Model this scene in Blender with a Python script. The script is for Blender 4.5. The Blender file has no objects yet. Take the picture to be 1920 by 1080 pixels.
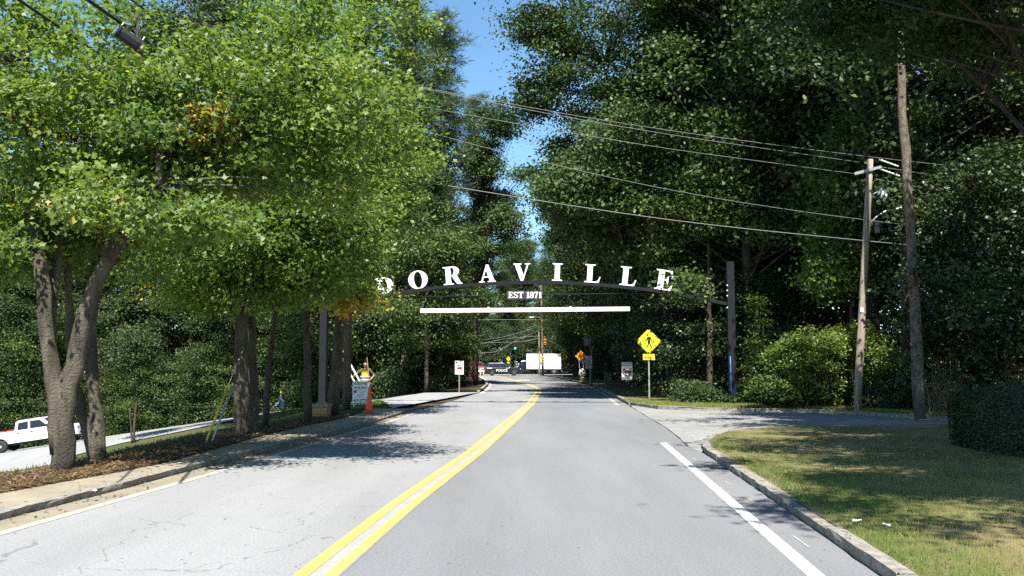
import bpy, bmesh, math, random
import numpy as np
from mathutils import Vector, Matrix

random.seed(7)
RNG = np.random.default_rng(7)
SC = bpy.context.scene
COL = SC.collection
PI = math.pi

# ------------------------------------------------------------------ camera, sky, sun, exposure
F = 1653.0            # focal length in pixels of the 1920 wide photograph
CAM_H = 1.5
PITCH = math.atan(144.0 / F)
cam_data = bpy.data.cameras.new("camera")
cam_data.sensor_width = 36.0
cam_data.lens = 36.0 * F / 1920.0
cam_data.clip_start = 0.1
cam_data.clip_end = 3000.0
cam = bpy.data.objects.new("camera", cam_data)
COL.objects.link(cam)
cam.location = (0, 0, CAM_H)
cam.rotation_euler = (PI / 2 + PITCH, 0, 0)
SC.camera = cam

SUN_EL = math.radians(57.0)
SUN_AZ = math.radians(-1.0)      # behind the camera, a touch to its left
world = bpy.data.worlds.new("World")
SC.world = world
world.use_nodes = True
wn = world.node_tree
bg = wn.nodes["Background"]
sky = wn.nodes.new("ShaderNodeTexSky")
sky.sky_type = 'NISHITA'
sky.sun_disc = False
sky.sun_elevation = SUN_EL
sky.sun_rotation = PI - SUN_AZ
sky.air_density = 1.0
sky.dust_density = 0.0
sky.ozone_density = 1.4
tint = wn.nodes.new("ShaderNodeMix"); tint.data_type = 'RGBA'; tint.blend_type = 'MULTIPLY'
tint.inputs[0].default_value = 1.0; tint.inputs[7].default_value = (0.76, 0.98, 1.04, 1)
wn.links.new(sky.outputs[0], tint.inputs[6]); wn.links.new(tint.outputs[2], bg.inputs[0])
bg.inputs[1].default_value = 0.08

sun_data = bpy.data.lights.new("sun", 'SUN')
sun_data.energy = 5.0
sun_data.angle = math.radians(0.5)
sun_data.color = (1.0, 0.96, 0.88)
sun = bpy.data.objects.new("sun", sun_data)
COL.objects.link(sun)
sun.rotation_euler = (PI / 2 - SUN_EL, 0, SUN_AZ)
sun.location = (0, -30, 60)

SC.view_settings.view_transform = 'Standard'
SC.view_settings.look = 'None'
SC.view_settings.gamma = 1.0
SC.view_settings.use_curve_mapping = False
SC.view_settings.exposure = 1.4
SC.render.engine = 'CYCLES'
SC.cycles.use_denoising = False
SC.cycles.max_bounces = 6
SC.cycles.diffuse_bounces = 3
SC.cycles.glossy_bounces = 2
SC.cycles.transmission_bounces = 4
SC.cycles.transparent_max_bounces = 8

# ------------------------------------------------------------------ pixel rays of the survey -> points of the place
CT, ST = math.cos(PITCH), math.sin(PITCH)
def ray(px, py):
    u = (px - 960.0) / F
    v = (540.0 - py) / F
    return np.array([u, CT - v * ST, ST + v * CT])
def P0(px, py, z=0.0):
    d = ray(px, py); t = (z - CAM_H) / d[2]
    return np.array([d[0] * t, d[1] * t, z])
def PY(px, py, Y):
    d = ray(px, py); t = Y / d[1]
    return np.array([d[0] * t, Y, CAM_H + d[2] * t])
def PG(px, py, off=0.0):
    d = ray(px, py)
    t = 4.0; prev = None
    while t < 260:
        x, y, z = d[0] * t, d[1] * t, CAM_H + d[2] * t
        if z <= gz(x, y) + off:
            break
        t *= 1.004
    return np.array([x, y, gz(x, y)])

def curve_x(pix, z=0.0):
    pts = [P0(a, b, z) for a, b in pix]
    pts.sort(key=lambda p: p[1])
    ys = np.array([p[1] for p in pts]); xs = np.array([p[0] for p in pts])
    s0 = (xs[1] - xs[0]) / (ys[1] - ys[0])
    ys = np.concatenate([[-40], ys, [400]]); 
    xs = np.concatenate([[xs[0] + s0 * (-40 - ys[1])], xs, [xs[-1] + (xs[-1] - xs[-2]) / (ys[-2] - ys[-3]) * 0 + 0]])
    def f(y):
        y = np.asarray(y, float)
        k = np.maximum(0.4, y * 0.035)
        return (np.interp(y - k, ys, xs) + 2 * np.interp(y, ys, xs) + np.interp(y + k, ys, xs)) / 4
    return f
FAR = [(1159, 760), (1135, 740), (1117, 730), (1096, 721), (1052, 712.5), (1038, 708), (1004, 703.5)]
X_C = curve_x([(593, 1080), (755, 946.7), (889, 849), (968, 781), (995, 757.5), (1009, 736), (1010.5, 729), (1003.8, 725.5), (977.5, 717), (942.5, 707), (925, 703.7)])
X_WR = curve_x([(1530, 1080), (1243, 830)] + FAR)
X_WL = curve_x([(0, 1001), (361, 899), (717, 795), (808, 765), (908, 735), (921, 722), (911, 712), (902, 707), (890, 703.7)])
X_KR = curve_x([(1649, 1080), (1455, 943), (1420, 918), (1319, 849), (1289, 836), (1248, 801), (1194, 769), (1178, 759.5)] + [(a + 6, b) for a, b in FAR[1:]])
X_KL = curve_x([(0, 977), (139, 941), (250, 913), (305, 897), (597, 822), (689, 797), (775, 770), (815, 762), (903, 735), (917, 722), (907, 712), (899, 707), (888, 703.7)])
X_B = curve_x([(0, 921), (290, 870), (500, 813), (570, 797), (640, 784)], 0.1)

def resample(P, n):
    P = np.array(P); d = np.concatenate([[0], np.cumsum(np.linalg.norm(np.diff(P, axis=0), axis=1))]); 
    s = np.linspace(0, d[-1], n); return np.stack([np.interp(s, d, P[:, k]) for k in range(P.shape[1])], 1)
def sm(t):
    t = min(1.0, max(0.0, t)); return t * t * (3 - 2 * t)
def gz(x, y):
    """height of the land"""
    xe = float(X_B(min(y, 24.0))) if y < 200 else -5.0
    t = xe - x
    base = 0.075 * (1 - sm((y - 26) / 8)) if x < 0 else 0.0
    if t <= 0:
        return 0.0
    return base - 0.148 * min(max(t - 1.2 * (1 - sm((y - 30) / 16)), 0), 40) - 1.3 * sm((t - 1.6) / 5) * (1 - sm((y - 40) / 14))

# ------------------------------------------------------------------ materials
MAT = {}
def nt(name):
    m = bpy.data.materials.new(name); m.use_nodes = True
    MAT[name] = m
    t = m.node_tree
    return m, t, t.nodes["Principled BSDF"]
def noise(t, scale, detail=4, rough=0.6, coord='Object', vec_scale=None):
    tc = t.nodes.new("ShaderNodeTexCoord")
    n = t.nodes.new("ShaderNodeTexNoise")
    n.inputs["Scale"].default_value = scale
    n.inputs["Detail"].default_value = detail
    n.inputs["Roughness"].default_value = rough
    src = tc.outputs[coord]
    if vec_scale:
        mp = t.nodes.new("ShaderNodeMapping"); mp.inputs["Scale"].default_value = vec_scale
        t.links.new(src, mp.inputs[0]); src = mp.outputs[0]
    t.links.new(src, n.inputs["Vector"])
    return n.outputs["Fac"]
def ramp(t, fac, stops):
    r = t.nodes.new("ShaderNodeValToRGB")
    el = r.color_ramp.elements
    while len(el) < len(stops): el.new(0.5)
    for e, (p, c) in zip(el, stops):
        e.position = p; e.color = (c[0], c[1], c[2], 1)
    t.links.new(fac, r.inputs[0])
    return r.outputs[0]
def mixc(t, fac, a, b, mode='MIX'):
    m = t.nodes.new("ShaderNodeMix"); m.data_type = 'RGBA'; m.blend_type = mode
    for sock, v in ((m.inputs[0], fac), (m.inputs[6], a), (m.inputs[7], b)):
        if isinstance(v, (int, float)): sock.default_value = v
        elif isinstance(v, tuple): sock.default_value = (*v[:3], 1)
        else: t.links.new(v, sock)
    return m.outputs[2]
def bump(t, b, fac, strength=0.3, dist=0.02):
    n = t.nodes.new("ShaderNodeBump"); n.inputs["Strength"].default_value = strength; n.inputs["Distance"].default_value = dist
    t.links.new(fac, n.inputs["Height"]); t.links.new(n.outputs[0], b.inputs["Normal"])
def math_n(t, op, a, b=0.0):
    n = t.nodes.new("ShaderNodeMath"); n.operation = op
    for s, v in ((n.inputs[0], a), (n.inputs[1], b)):
        if isinstance(v, (int, float)): s.default_value = v
        else: t.links.new(v, s)
    return n.outputs[0]
def simple(name, col, rough=0.6, var=0.18, scale=9.0, metal=0.0, bstr=0.0, bscale=60, spec=None, coat=0.0):
    m, t, b = nt(name)
    f = noise(t, scale)
    lo = tuple(c * (1 - var) for c in col); hi = tuple(min(1, c * (1 + var)) for c in col)
    t.links.new(ramp(t, f, [(0.3, lo), (0.7, hi)]), b.inputs["Base Color"])
    b.inputs["Roughness"].default_value = rough
    b.inputs["Metallic"].default_value = metal
    b.inputs["Coat Weight"].default_value = coat
    if spec is not None: b.inputs["Specular IOR Level"].default_value = spec
    if bstr: bump(t, b, noise(t, bscale, 3), bstr, 0.01)
    return m
def two(name, c1, c2, scale, rough=0.9, fine=80, bstr=0.4, pos=(0.4, 0.6), fvar=0.25, bdist=0.01, vec=None):
    m, t, b = nt(name)
    f = noise(t, scale, 5, 0.65, vec_scale=vec)
    c = ramp(t, f, [(pos[0], c1), (pos[1], c2)])
    g = noise(t, fine, 3, 0.7)
    c = mixc(t, 1.0, c, ramp(t, g, [(0.25, (1 - fvar,) * 3), (0.75, (1 + fvar,) * 3)]), 'MULTIPLY')
    t.links.new(c, b.inputs["Base Color"])
    b.inputs["Roughness"].default_value = rough
    b.inputs["Specular IOR Level"].default_value = 0.25
    bump(t, b, g, bstr, bdist)
    return m

def asphalt(name, base, cracks):
    m, t, b = nt(name)
    tc = t.nodes.new("ShaderNodeTexCoord")
    big = noise(t, 0.35, 5, 0.6, vec_scale=(1.0, 0.22, 1.0))
    fine = noise(t, 130, 3, 0.8)
    med = noise(t, 42, 3, 0.8)
    lo = tuple(c * 0.84 for c in base); hi = tuple(c * 1.14 for c in base)
    c = ramp(t, big, [(0.32, lo), (0.68, hi)])
    streak = noise(t, 1.0, 4, 0.65, vec_scale=(1.6, 0.12, 1.0))
    c = mixc(t, 1.0, c, ramp(t, streak, [(0.3, (0.94,) * 3), (0.7, (1.05,) * 3)]), 'MULTIPLY')
    c = mixc(t, 1.0, c, ramp(t, fine, [(0.3, (0.70,) * 3), (0.72, (1.28,) * 3)]), 'MULTIPLY')
    c = mixc(t, 1.0, c, ramp(t, med, [(0.32, (0.74,) * 3), (0.68, (1.24,) * 3)]), 'MULTIPLY')
    # small dark pits and droppings
    pit = t.nodes.new("ShaderNodeTexVoronoi"); pit.inputs["Scale"].default_value = 4.6
    t.links.new(tc.outputs["Object"], pit.inputs["Vector"])
    pm = math_n(t, 'LESS_THAN', pit.outputs["Distance"], 0.07)
    sel = math_n(t, 'GREATER_THAN', noise(t, 0.9, 2), 0.5)
    c = mixc(t, math_n(t, 'MULTIPLY', math_n(t, 'MULTIPLY', pm, sel), 0.75), c, (0.05, 0.05, 0.05))
    if cracks:
        wob = t.nodes.new("ShaderNodeTexNoise"); wob.inputs["Scale"].default_value = 2.2; wob.inputs["Detail"].default_value = 5
        t.links.new(tc.outputs["Object"], wob.inputs["Vector"])
        add = t.nodes.new("ShaderNodeVectorMath"); add.operation = 'MULTIPLY_ADD'
        add.inputs[1].default_value = (0.55, 0.55, 0.0)
        t.links.new(wob.outputs["Color"], add.inputs[0]); t.links.new(tc.outputs["Object"], add.inputs[2])
        vo = t.nodes.new("ShaderNodeTexVoronoi"); vo.feature = 'DISTANCE_TO_EDGE'; vo.inputs["Scale"].default_value = 0.85
        t.links.new(add.outputs[0], vo.inputs["Vector"])
        cr = math_n(t, 'LESS_THAN', vo.outputs["Distance"], 0.0042)
        brk = math_n(t, 'GREATER_THAN', noise(t, 1.7, 4, 0.7), 0.47)
        cr = math_n(t, 'MULTIPLY', cr, brk)
        c = mixc(t, math_n(t, 'MULTIPLY', cr, 0.45), c, (0.07, 0.07, 0.065))
    t.links.new(c, b.inputs["Base Color"])
    b.inputs["Roughness"].default_value = 0.85
    b.inputs["Specular IOR Level"].default_value = 0.3
    bump(t, b, fine, 0.35, 0.006)
    return m

def paint_line(name, col, wear):
    m, t, b = nt(name)
    w = noise(t, 26, 5, 0.75)
    g = noise(t, 2.0, 3)
    f = math_n(t, 'ADD', w, math_n(t, 'MULTIPLY', g, 0.35))
    c = ramp(t, f, [(wear, (0.27, 0.27, 0.26)), (wear + 0.07, col)])
    t.links.new(c, b.inputs["Base Color"]); b.inputs["Roughness"].default_value = 0.75
    bump(t, b, w, 0.2, 0.003)
    return m

asphalt("old_asphalt", (0.22, 0.22, 0.222), True)
asphalt("new_asphalt", (0.165, 0.168, 0.175), False)
asphalt("side_asphalt", (0.25, 0.25, 0.25), True)
two("apron_concrete", (0.235, 0.232, 0.225), (0.19, 0.188, 0.185), 0.8, fine=60)
paint_line("yellow_paint", (0.52, 0.345, 0.07), 0.53)
paint_line("white_paint", (0.60, 0.595, 0.57), 0.50)
paint_line("faded_white", (0.33, 0.31, 0.255), 0.56)
paint_line("pale_underlay", (0.225, 0.222, 0.21), 0.66)
two("gutter_sand", (0.235, 0.20, 0.145), (0.18, 0.16, 0.125), 2.5, fine=90)
two("sidewalk_concrete", (0.26, 0.225, 0.165), (0.20, 0.175, 0.13), 1.2, fine=70)
two("kerb_stone", (0.33, 0.305, 0.265), (0.20, 0.185, 0.16), 9, fine=50, bstr=0.9, bdist=0.03)
two("forest_floor", (0.07, 0.05, 0.028), (0.035, 0.028, 0.016), 0.6, fine=14, bstr=0.8, bdist=0.05)
two("slope_grass", (0.05, 0.075, 0.02), (0.075, 0.07, 0.03), 0.5, fine=30, bstr=0.9, bdist=0.05)
two("pine_straw", (0.105, 0.066, 0.036), (0.06, 0.044, 0.024), 1.5, fine=40, bstr=1.0, bdist=0.05)
two("lawn_soil", (0.235, 0.18, 0.095), (0.10, 0.115, 0.035), 0.55, fine=35, bstr=1.0, bdist=0.04)
two("verge_grass", (0.10, 0.115, 0.03), (0.19, 0.16, 0.07), 0.9, fine=30, bstr=0.9, bdist=0.05)
two("bark_grey", (0.13, 0.108, 0.08), (0.055, 0.046, 0.036), 5, fine=32, bstr=1.0, bdist=0.05, vec=(1, 1, 0.25))
two("bark_brown", (0.10, 0.075, 0.052), (0.045, 0.034, 0.024), 5, fine=26, bstr=1.0, bdist=0.05, vec=(1, 1, 0.3))
two("bark_pine", (0.23, 0.175, 0.14), (0.10, 0.078, 0.062), 11, fine=30, bstr=1.0, bdist=0.06, vec=(1, 1, 0.45))
two("pole_wood", (0.33, 0.265, 0.20), (0.19, 0.15, 0.115), 7, fine=60, bstr=0.6, bdist=0.01, vec=(3, 3, 0.15))
two("pole_red", (0.17, 0.075, 0.045), (0.08, 0.04, 0.028), 4, fine=60, bstr=0.6, bdist=0.01, vec=(3, 3, 0.15))
two("dry_twig", (0.27, 0.19, 0.13), (0.13, 0.09, 0.06), 8, fine=40)
two("rubble_stone", (0.42, 0.40, 0.36), (0.20, 0.19, 0.17), 4, fine=40)
two("raw_board", (0.42, 0.25, 0.10), (0.28, 0.15, 0.06), 6, fine=60, vec=(0.3, 3, 3))
simple("steel_dark", (0.013, 0.014, 0.017), 0.7, 0.15, 3, spec=0.12)
simple("white_enamel", (0.80, 0.80, 0.79), 0.4, 0.04, 5)
simple("bar_white", (0.78, 0.77, 0.73), 0.45, 0.05, 3)
simple("plate_dark", (0.02, 0.02, 0.022), 0.5, 0.1)
simple("galvanised", (0.36, 0.37, 0.37), 0.45, 0.12, 14, metal=0.5)
simple("aluminium", (0.62, 0.63, 0.64), 0.35, 0.08, 14, metal=0.6)
simple("sign_white", (0.72, 0.72, 0.70), 0.4, 0.04, 6)
simple("sign_grey", (0.30, 0.31, 0.32), 0.5, 0.1, 6)
simple("sign_lime", (0.80, 0.80, 0.02), 0.4, 0.04, 6)
simple("sign_orange", (0.85, 0.28, 0.02), 0.4, 0.05, 6)
simple("sign_black", (0.015, 0.015, 0.015), 0.5, 0.1)
simple("sign_red", (0.40, 0.03, 0.035), 0.5, 0.1)
simple("cone_orange", (0.80, 0.085, 0.02), 0.5, 0.06, 6)
simple("wire_pale", (0.17, 0.17, 0.165), 0.5, 0.1, 3)
simple("wire_black", (0.010, 0.010, 0.012), 0.85, 0.1, 3)
simple("rubber", (0.018, 0.018, 0.018), 0.8, 0.2)
simple("glass_dark", (0.012, 0.014, 0.017), 0.06, 0.05, 3, spec=0.6)
simple("car_white", (0.76, 0.77, 0.78), 0.3, 0.03, 3, coat=0.5)
simple("car_black", (0.012, 0.014, 0.022), 0.25, 0.1, 3, coat=0.6)
simple("car_red", (0.33, 0.02, 0.025), 0.3, 0.08, 3, coat=0.5)
simple("chrome", (0.55, 0.55, 0.56), 0.2, 0.05, 4, metal=0.9)
simple("underbody", (0.02, 0.02, 0.02), 0.8, 0.1)
simple("lamp_red", (0.45, 0.02, 0.02), 0.3, 0.1)
simple("lamp_blue", (0.03, 0.10, 0.55), 0.2, 0.1)
simple("trailer_grey", (0.45, 0.47, 0.50), 0.5, 0.05, 3)
simple("signal_yellow", (0.55, 0.20, 0.03), 0.5, 0.1)
simple("hydrant_yellow", (0.62, 0.40, 0.03), 0.5, 0.1)
simple("cabinet_green", (0.05, 0.085, 0.07), 0.6, 0.1)
simple("strap_blue", (0.03, 0.10, 0.45), 0.5, 0.1)
simple("bag_white", (0.62, 0.61, 0.57), 0.7, 0.2, 7, bstr=0.4, bscale=20)
simple("paper", (0.75, 0.75, 0.72), 0.8, 0.05)
simple("skin", (0.42, 0.23, 0.15), 0.55, 0.08, 20)
simple("hair_dark", (0.035, 0.025, 0.018), 0.7, 0.2, 60)
simple("vest_lime", (0.50, 0.56, 0.03), 0.7, 0.1, 12)
simple("vest_yellow", (0.70, 0.52, 0.03), 0.7, 0.1, 12)
simple("reflective", (0.66, 0.66, 0.62), 0.35, 0.05, 12)
simple("shirt_brown", (0.09, 0.06, 0.045), 0.85, 0.15, 12)
simple("jeans", (0.16, 0.21, 0.31), 0.85, 0.25, 14)
simple("boot", (0.06, 0.045, 0.035), 0.8, 0.15)
simple("cap_grey", (0.22, 0.20, 0.18), 0.85, 0.12, 20)
simple("ladder_metal", (0.60, 0.61, 0.62), 0.4, 0.08, 14, metal=0.3)
simple("guard_yellow", (0.55, 0.40, 0.03), 0.5, 0.15)

def emit(name, col, s):
    m, t, b = nt(name)
    b.inputs["Base Color"].default_value = (*col, 1)
    b.inputs["Emission Color"].default_value = (*col, 1)
    b.inputs["Emission Strength"].default_value = s
emit("light_green", (0.05, 0.85, 0.55), 1.6)
emit("light_blue", (0.08, 0.25, 1.0), 2.0)

def leafmat(name, stops, trans=0.22, rough=0.42, spec=0.45):
    m, t, b = nt(name)
    at = t.nodes.new("ShaderNodeAttribute"); at.attribute_name = "var"
    c = ramp(t, at.outputs["Fac"], stops)
    t.links.new(c, b.inputs["Base Color"])
    b.inputs["Roughness"].default_value = rough
    b.inputs["Specular IOR Level"].default_value = spec
    tr = t.nodes.new("ShaderNodeBsdfTranslucent")
    t.links.new(mixc(t, 1.0, c, (1.6, 1.7, 0.7), 'MULTIPLY'), tr.inputs[0])
    mx = t.nodes.new("ShaderNodeMixShader"); mx.inputs[0].default_value = trans
    out = t.nodes["Material Output"]
    t.links.new(b.outputs[0], mx.inputs[1]); t.links.new(tr.outputs[0], mx.inputs[2])
    t.links.new(mx.outputs[0], out.inputs[0])
G1 = [(0.0, (0.040, 0.075, 0.014)), (0.4, (0.105, 0.170, 0.034)), (0.72, (0.175, 0.235, 0.058)), (0.86, (0.23, 0.255, 0.035)), (0.95, (0.44, 0.33, 0.04)), (1.0, (0.48, 0.24, 0.07))]
leafmat("leaf_near", G1, 0.46, 0.5, 0.5)
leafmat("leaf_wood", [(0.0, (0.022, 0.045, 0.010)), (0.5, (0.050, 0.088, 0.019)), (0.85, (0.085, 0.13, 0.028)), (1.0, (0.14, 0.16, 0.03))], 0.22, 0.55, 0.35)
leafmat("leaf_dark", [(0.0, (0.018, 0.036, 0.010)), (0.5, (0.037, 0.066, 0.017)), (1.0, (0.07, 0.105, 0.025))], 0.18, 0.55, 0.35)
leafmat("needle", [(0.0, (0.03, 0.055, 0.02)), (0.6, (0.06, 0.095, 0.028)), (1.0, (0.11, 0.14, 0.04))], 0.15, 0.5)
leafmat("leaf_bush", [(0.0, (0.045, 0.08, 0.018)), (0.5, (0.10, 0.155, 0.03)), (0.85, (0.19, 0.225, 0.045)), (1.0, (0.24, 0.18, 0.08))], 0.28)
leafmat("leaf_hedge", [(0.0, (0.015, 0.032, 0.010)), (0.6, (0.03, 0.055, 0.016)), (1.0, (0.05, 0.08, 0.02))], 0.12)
leafmat("grass_blade", [(0.0, (0.06, 0.115, 0.02)), (0.45, (0.13, 0.195, 0.035)), (0.7, (0.27, 0.27, 0.08)), (1.0, (0.40, 0.33, 0.15))], 0.3, 0.6, 0.2)
leafmat("straw_needle", [(0.0, (0.07, 0.042, 0.02)), (0.6, (0.14, 0.085, 0.045)), (1.0, (0.25, 0.175, 0.10))], 0.1, 0.7, 0.2)

# ------------------------------------------------------------------ mesh helpers
class MB:
    def __init__(s): s.v = []; s.f = []; s.m = []
    def add(s, vs, fs, m=0):
        o = len(s.v)
        s.v += [tuple(map(float, v)) for v in vs]
        s.f += [tuple(i + o for i in f) for f in fs]
        s.m += [m] * len(fs)
    def box(s, c, size, m=0, R=None):
        hx, hy, hz = (a / 2 for a in size)
        vs = [Vector((x, y, z)) for x in (-hx, hx) for y in (-hy, hy) for z in (-hz, hz)]
        if R is not None: vs = [R @ v for v in vs]
        vs = [v + Vector(c) for v in vs]
        s.add(vs, [(0, 1, 3, 2), (4, 6, 7, 5), (0, 4, 5, 1), (2, 3, 7, 6), (0, 2, 6, 4), (1, 5, 7, 3)], m)
    def tube(s, pts, r, n=8, m=0, caps=True):
        pts = [Vector(p) for p in pts]
        if isinstance(r, (int, float)): r = [r] * len(pts)
        vs = []; ref = Vector((0.31, 0.95, 0.13))
        for i, p in enumerate(pts):
            d = (pts[min(i + 1, len(pts) - 1)] - pts[max(i - 1, 0)])
            if d.length < 1e-9: d = Vector((0, 0, 1))
            d.normalize()
            if abs(d.dot(ref)) > 0.95: ref = Vector((1, 0.1, 0))
            a = d.cross(ref).normalized(); b = d.cross(a)
            for k in range(n):
                t = 2 * PI * k / n
                vs.append(p + (a * math.cos(t) + b * math.sin(t)) * r[i])
        fs = [(i * n + k, i * n + (k + 1) % n, (i + 1) * n + (k + 1) % n, (i + 1) * n + k) for i in range(len(pts) - 1) for k in range(n)]
        if caps: fs += [tuple(reversed(range(n))), tuple(range((len(pts) - 1) * n, len(pts) * n))]
        s.add(vs, fs, m)
    def prism(s, poly, o, U, V, W, m=0):
        """polygon in the plane o + u*U + v*V, pushed out by the vector W"""
        o, U, V, W = map(Vector, (o, U, V, W))
        n = len(poly)
        a = [o + U * u + V * v for u, v in poly]
        s.add(a + [p + W for p in a], [tuple(range(n)), tuple(reversed(range(n, 2 * n)))] + [(i, i + n, (i + 1) % n + n, (i + 1) % n) for i in range(n)], m)
    def lathe(s, prof, o, n=16, m=0, axis='Z'):
        vs = []
        for r, z in prof:
            for k in range(n):
                t = 2 * PI * k / n; c, d = r * math.cos(t), r * math.sin(t)
                p = (c, d, z) if axis == 'Z' else ((c, z, d) if axis == 'Y' else (z, c, d))
                vs.append(Vector(p) + Vector(o))
        fs = [(i * n + k, i * n + (k + 1) % n, (i + 1) * n + (k + 1) % n, (i + 1) * n + k) for i in range(len(prof) - 1) for k in range(n)]
        fs += [tuple(reversed(range(n))), tuple(range((len(prof) - 1) * n, len(prof) * n))]
        s.add(vs, fs, m)
    def mesh(s, name, mats, smooth=False):
        me = bpy.data.meshes.new(name)
        me.from_pydata(s.v, [], s.f)
        for x in (mats if isinstance(mats, (list, tuple)) else [mats]): me.materials.append(MAT[x])
        if any(s.m): me.polygons.foreach_set("material_index", s.m)
        b = bmesh.new(); b.from_mesh(me); bmesh.ops.recalc_face_normals(b, faces=b.faces); b.to_mesh(me); b.free()
        if smooth: me.polygons.foreach_set("use_smooth", [True] * len(me.polygons))
        me.update()
        return me
    def build(s, name, mats, parent=None, smooth=False, bev=0.0):
        return link(name, s.mesh(name, mats, smooth), parent, bev)
def link(name, me, parent=None, bev=0.0):
    o = bpy.data.objects.new(name, me); COL.objects.link(o)
    if parent is not None: o.parent = parent
    if bev:
        md = o.modifiers.new("edge", 'BEVEL'); md.width = bev; md.segments = 2; md.limit_method = 'ANGLE'; md.angle_limit = math.radians(40)
    return o
def thing(name, label, cat, loc=(0, 0, 0), rotz=0.0, group=None):
    o = bpy.data.objects.new(name, None); COL.objects.link(o)
    o.empty_display_size = 0.3
    o.location = [float(a) for a in loc]; o.rotation_euler = (0, 0, rotz)
    o['label'] = label; o['category'] = cat
    if group: o['group'] = group
    return o
def tag(o, label, cat, group=None):
    o['label'] = label; o['category'] = cat
    if group: o['group'] = group
    return o
def kind(o, k): o['kind'] = k; return o
def dup(root, loc, rotz, label, group=None, scale=None):
    r = root.copy(); COL.objects.link(r); r.location = [float(a) for a in loc]; r.rotation_euler = (0, 0, rotz)
    r['label'] = label
    if group: r['group'] = group
    if scale: r.scale = scale
    for ch in list(root.children):
        c = ch.copy(); COL.objects.link(c); c.parent = r
        for g in ch.children:
            d = g.copy(); COL.objects.link(d); d.parent = c
    return r
def raw_mesh(name, V, faces_idx, loop_total, mat, var=None):
    """fast mesh: V (n,3); faces_idx flat; loop_total per face"""
    me = bpy.data.meshes.new(name)
    V = np.ascontiguousarray(V, dtype=np.float32)
    me.vertices.add(len(V)); me.vertices.foreach_set("co", V.ravel())
    me.loops.add(len(faces_idx)); me.loops.foreach_set("vertex_index", np.ascontiguousarray(faces_idx, dtype=np.int32))
    nf = len(loop_total)
    me.polygons.add(nf)
    ls = np.concatenate([[0], np.cumsum(loop_total)[:-1]]).astype(np.int32)
    me.polygons.foreach_set("loop_start", ls)
    me.update(calc_edges=True)
    me.materials.append(MAT[mat])
    if var is not None:
        a = me.attributes.new("var", 'FLOAT', 'FACE'); a.data.foreach_set("value", np.ascontiguousarray(var, dtype=np.float32))
    me.validate()
    return me
def unit(a): return a / np.maximum(np.linalg.norm(a, axis=1, keepdims=True), 1e-9)
RHOMB = np.array([[0, -.5, 0], [.33, -.03, -.07], [0, .5, 0.0], [-.33, -.03, -.07]])
RH_F = [(0, 1, 2), (0, 2, 3)]
LOBE = np.array([[0, -.48, .02], [.47, -.12, -.10], [.17, .06, 0], [0, .55, -.05], [-.17, .06, 0], [-.47, -.12, -.10]])
LO_F = [(0, 1, 2, 3), (0, 3, 4, 5)]
NEED = np.array([[-.05, -.5, 0], [.05, -.5, 0], [0, .5, 0]])
NE_F = [(0, 1, 2)]
def leaves(name, C, N, size, var, mat, tmpl=RHOMB, tf=RH_F, tang=None):
    n = len(C); k = len(tmpl)
    N = unit(N)
    T = RNG.normal(size=(n, 3)) if tang is None else tang
    T = unit(T - (T * N).sum(1, keepdims=True) * N)
    B = np.cross(N, T)
    size = np.broadcast_to(np.asarray(size, float), (n,))[:, None]
    # tmpl y runs along T, x along B
    V = C[:, None, :] + size[:, :, None] * (tmpl[None, :, 1:2] * T[:, None, :] + tmpl[None, :, 0:1] * B[:, None, :] + tmpl[None, :, 2:3] * N[:, None, :])
    flat = np.array([i for f in tf for i in f])
    tot = np.array([len(f) for f in tf])
    idx = (np.arange(n)[:, None] * k + flat[None, :]).ravel()
    return raw_mesh(name, V.reshape(-1, 3), idx, np.tile(tot, n), mat, np.repeat(np.clip(var, 0, 1), len(tf)))
def cluster_leaves(cl, per, sig, flat=0.5, up=0.8, rnd=0.65, outw=0.25, center=None, base_var=None, vspread=0.16):
    """scatter leaves about cluster centres -> positions, normals, variation"""
    K = len(cl)
    sg = np.broadcast_to(np.asarray(sig, float), (K,))
    C = np.repeat(cl, per, 0) + RNG.normal(size=(K * per, 3)) * np.repeat(sg, per)[:, None] * np.array([1, 1, flat])
    cen = cl.mean(0) if center is None else np.asarray(center)
    N = np.array([0, 0, up]) + RNG.normal(size=(K * per, 3)) * rnd + unit(C - cen) * outw
    cv = RNG.normal(0.42, 0.13, K) if base_var is None else base_var
    var = np.repeat(cv, per) + RNG.normal(0, vspread, K * per)
    return C, N, np.clip(var, 0, 1)
def bez(a, b, c, n=6):
    a, b, c = map(np.asarray, (a, b, c))
    return [tuple(a * (1 - t) ** 2 + 2 * b * t * (1 - t) + c * t * t) for t in np.linspace(0, 1, n)]

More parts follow.
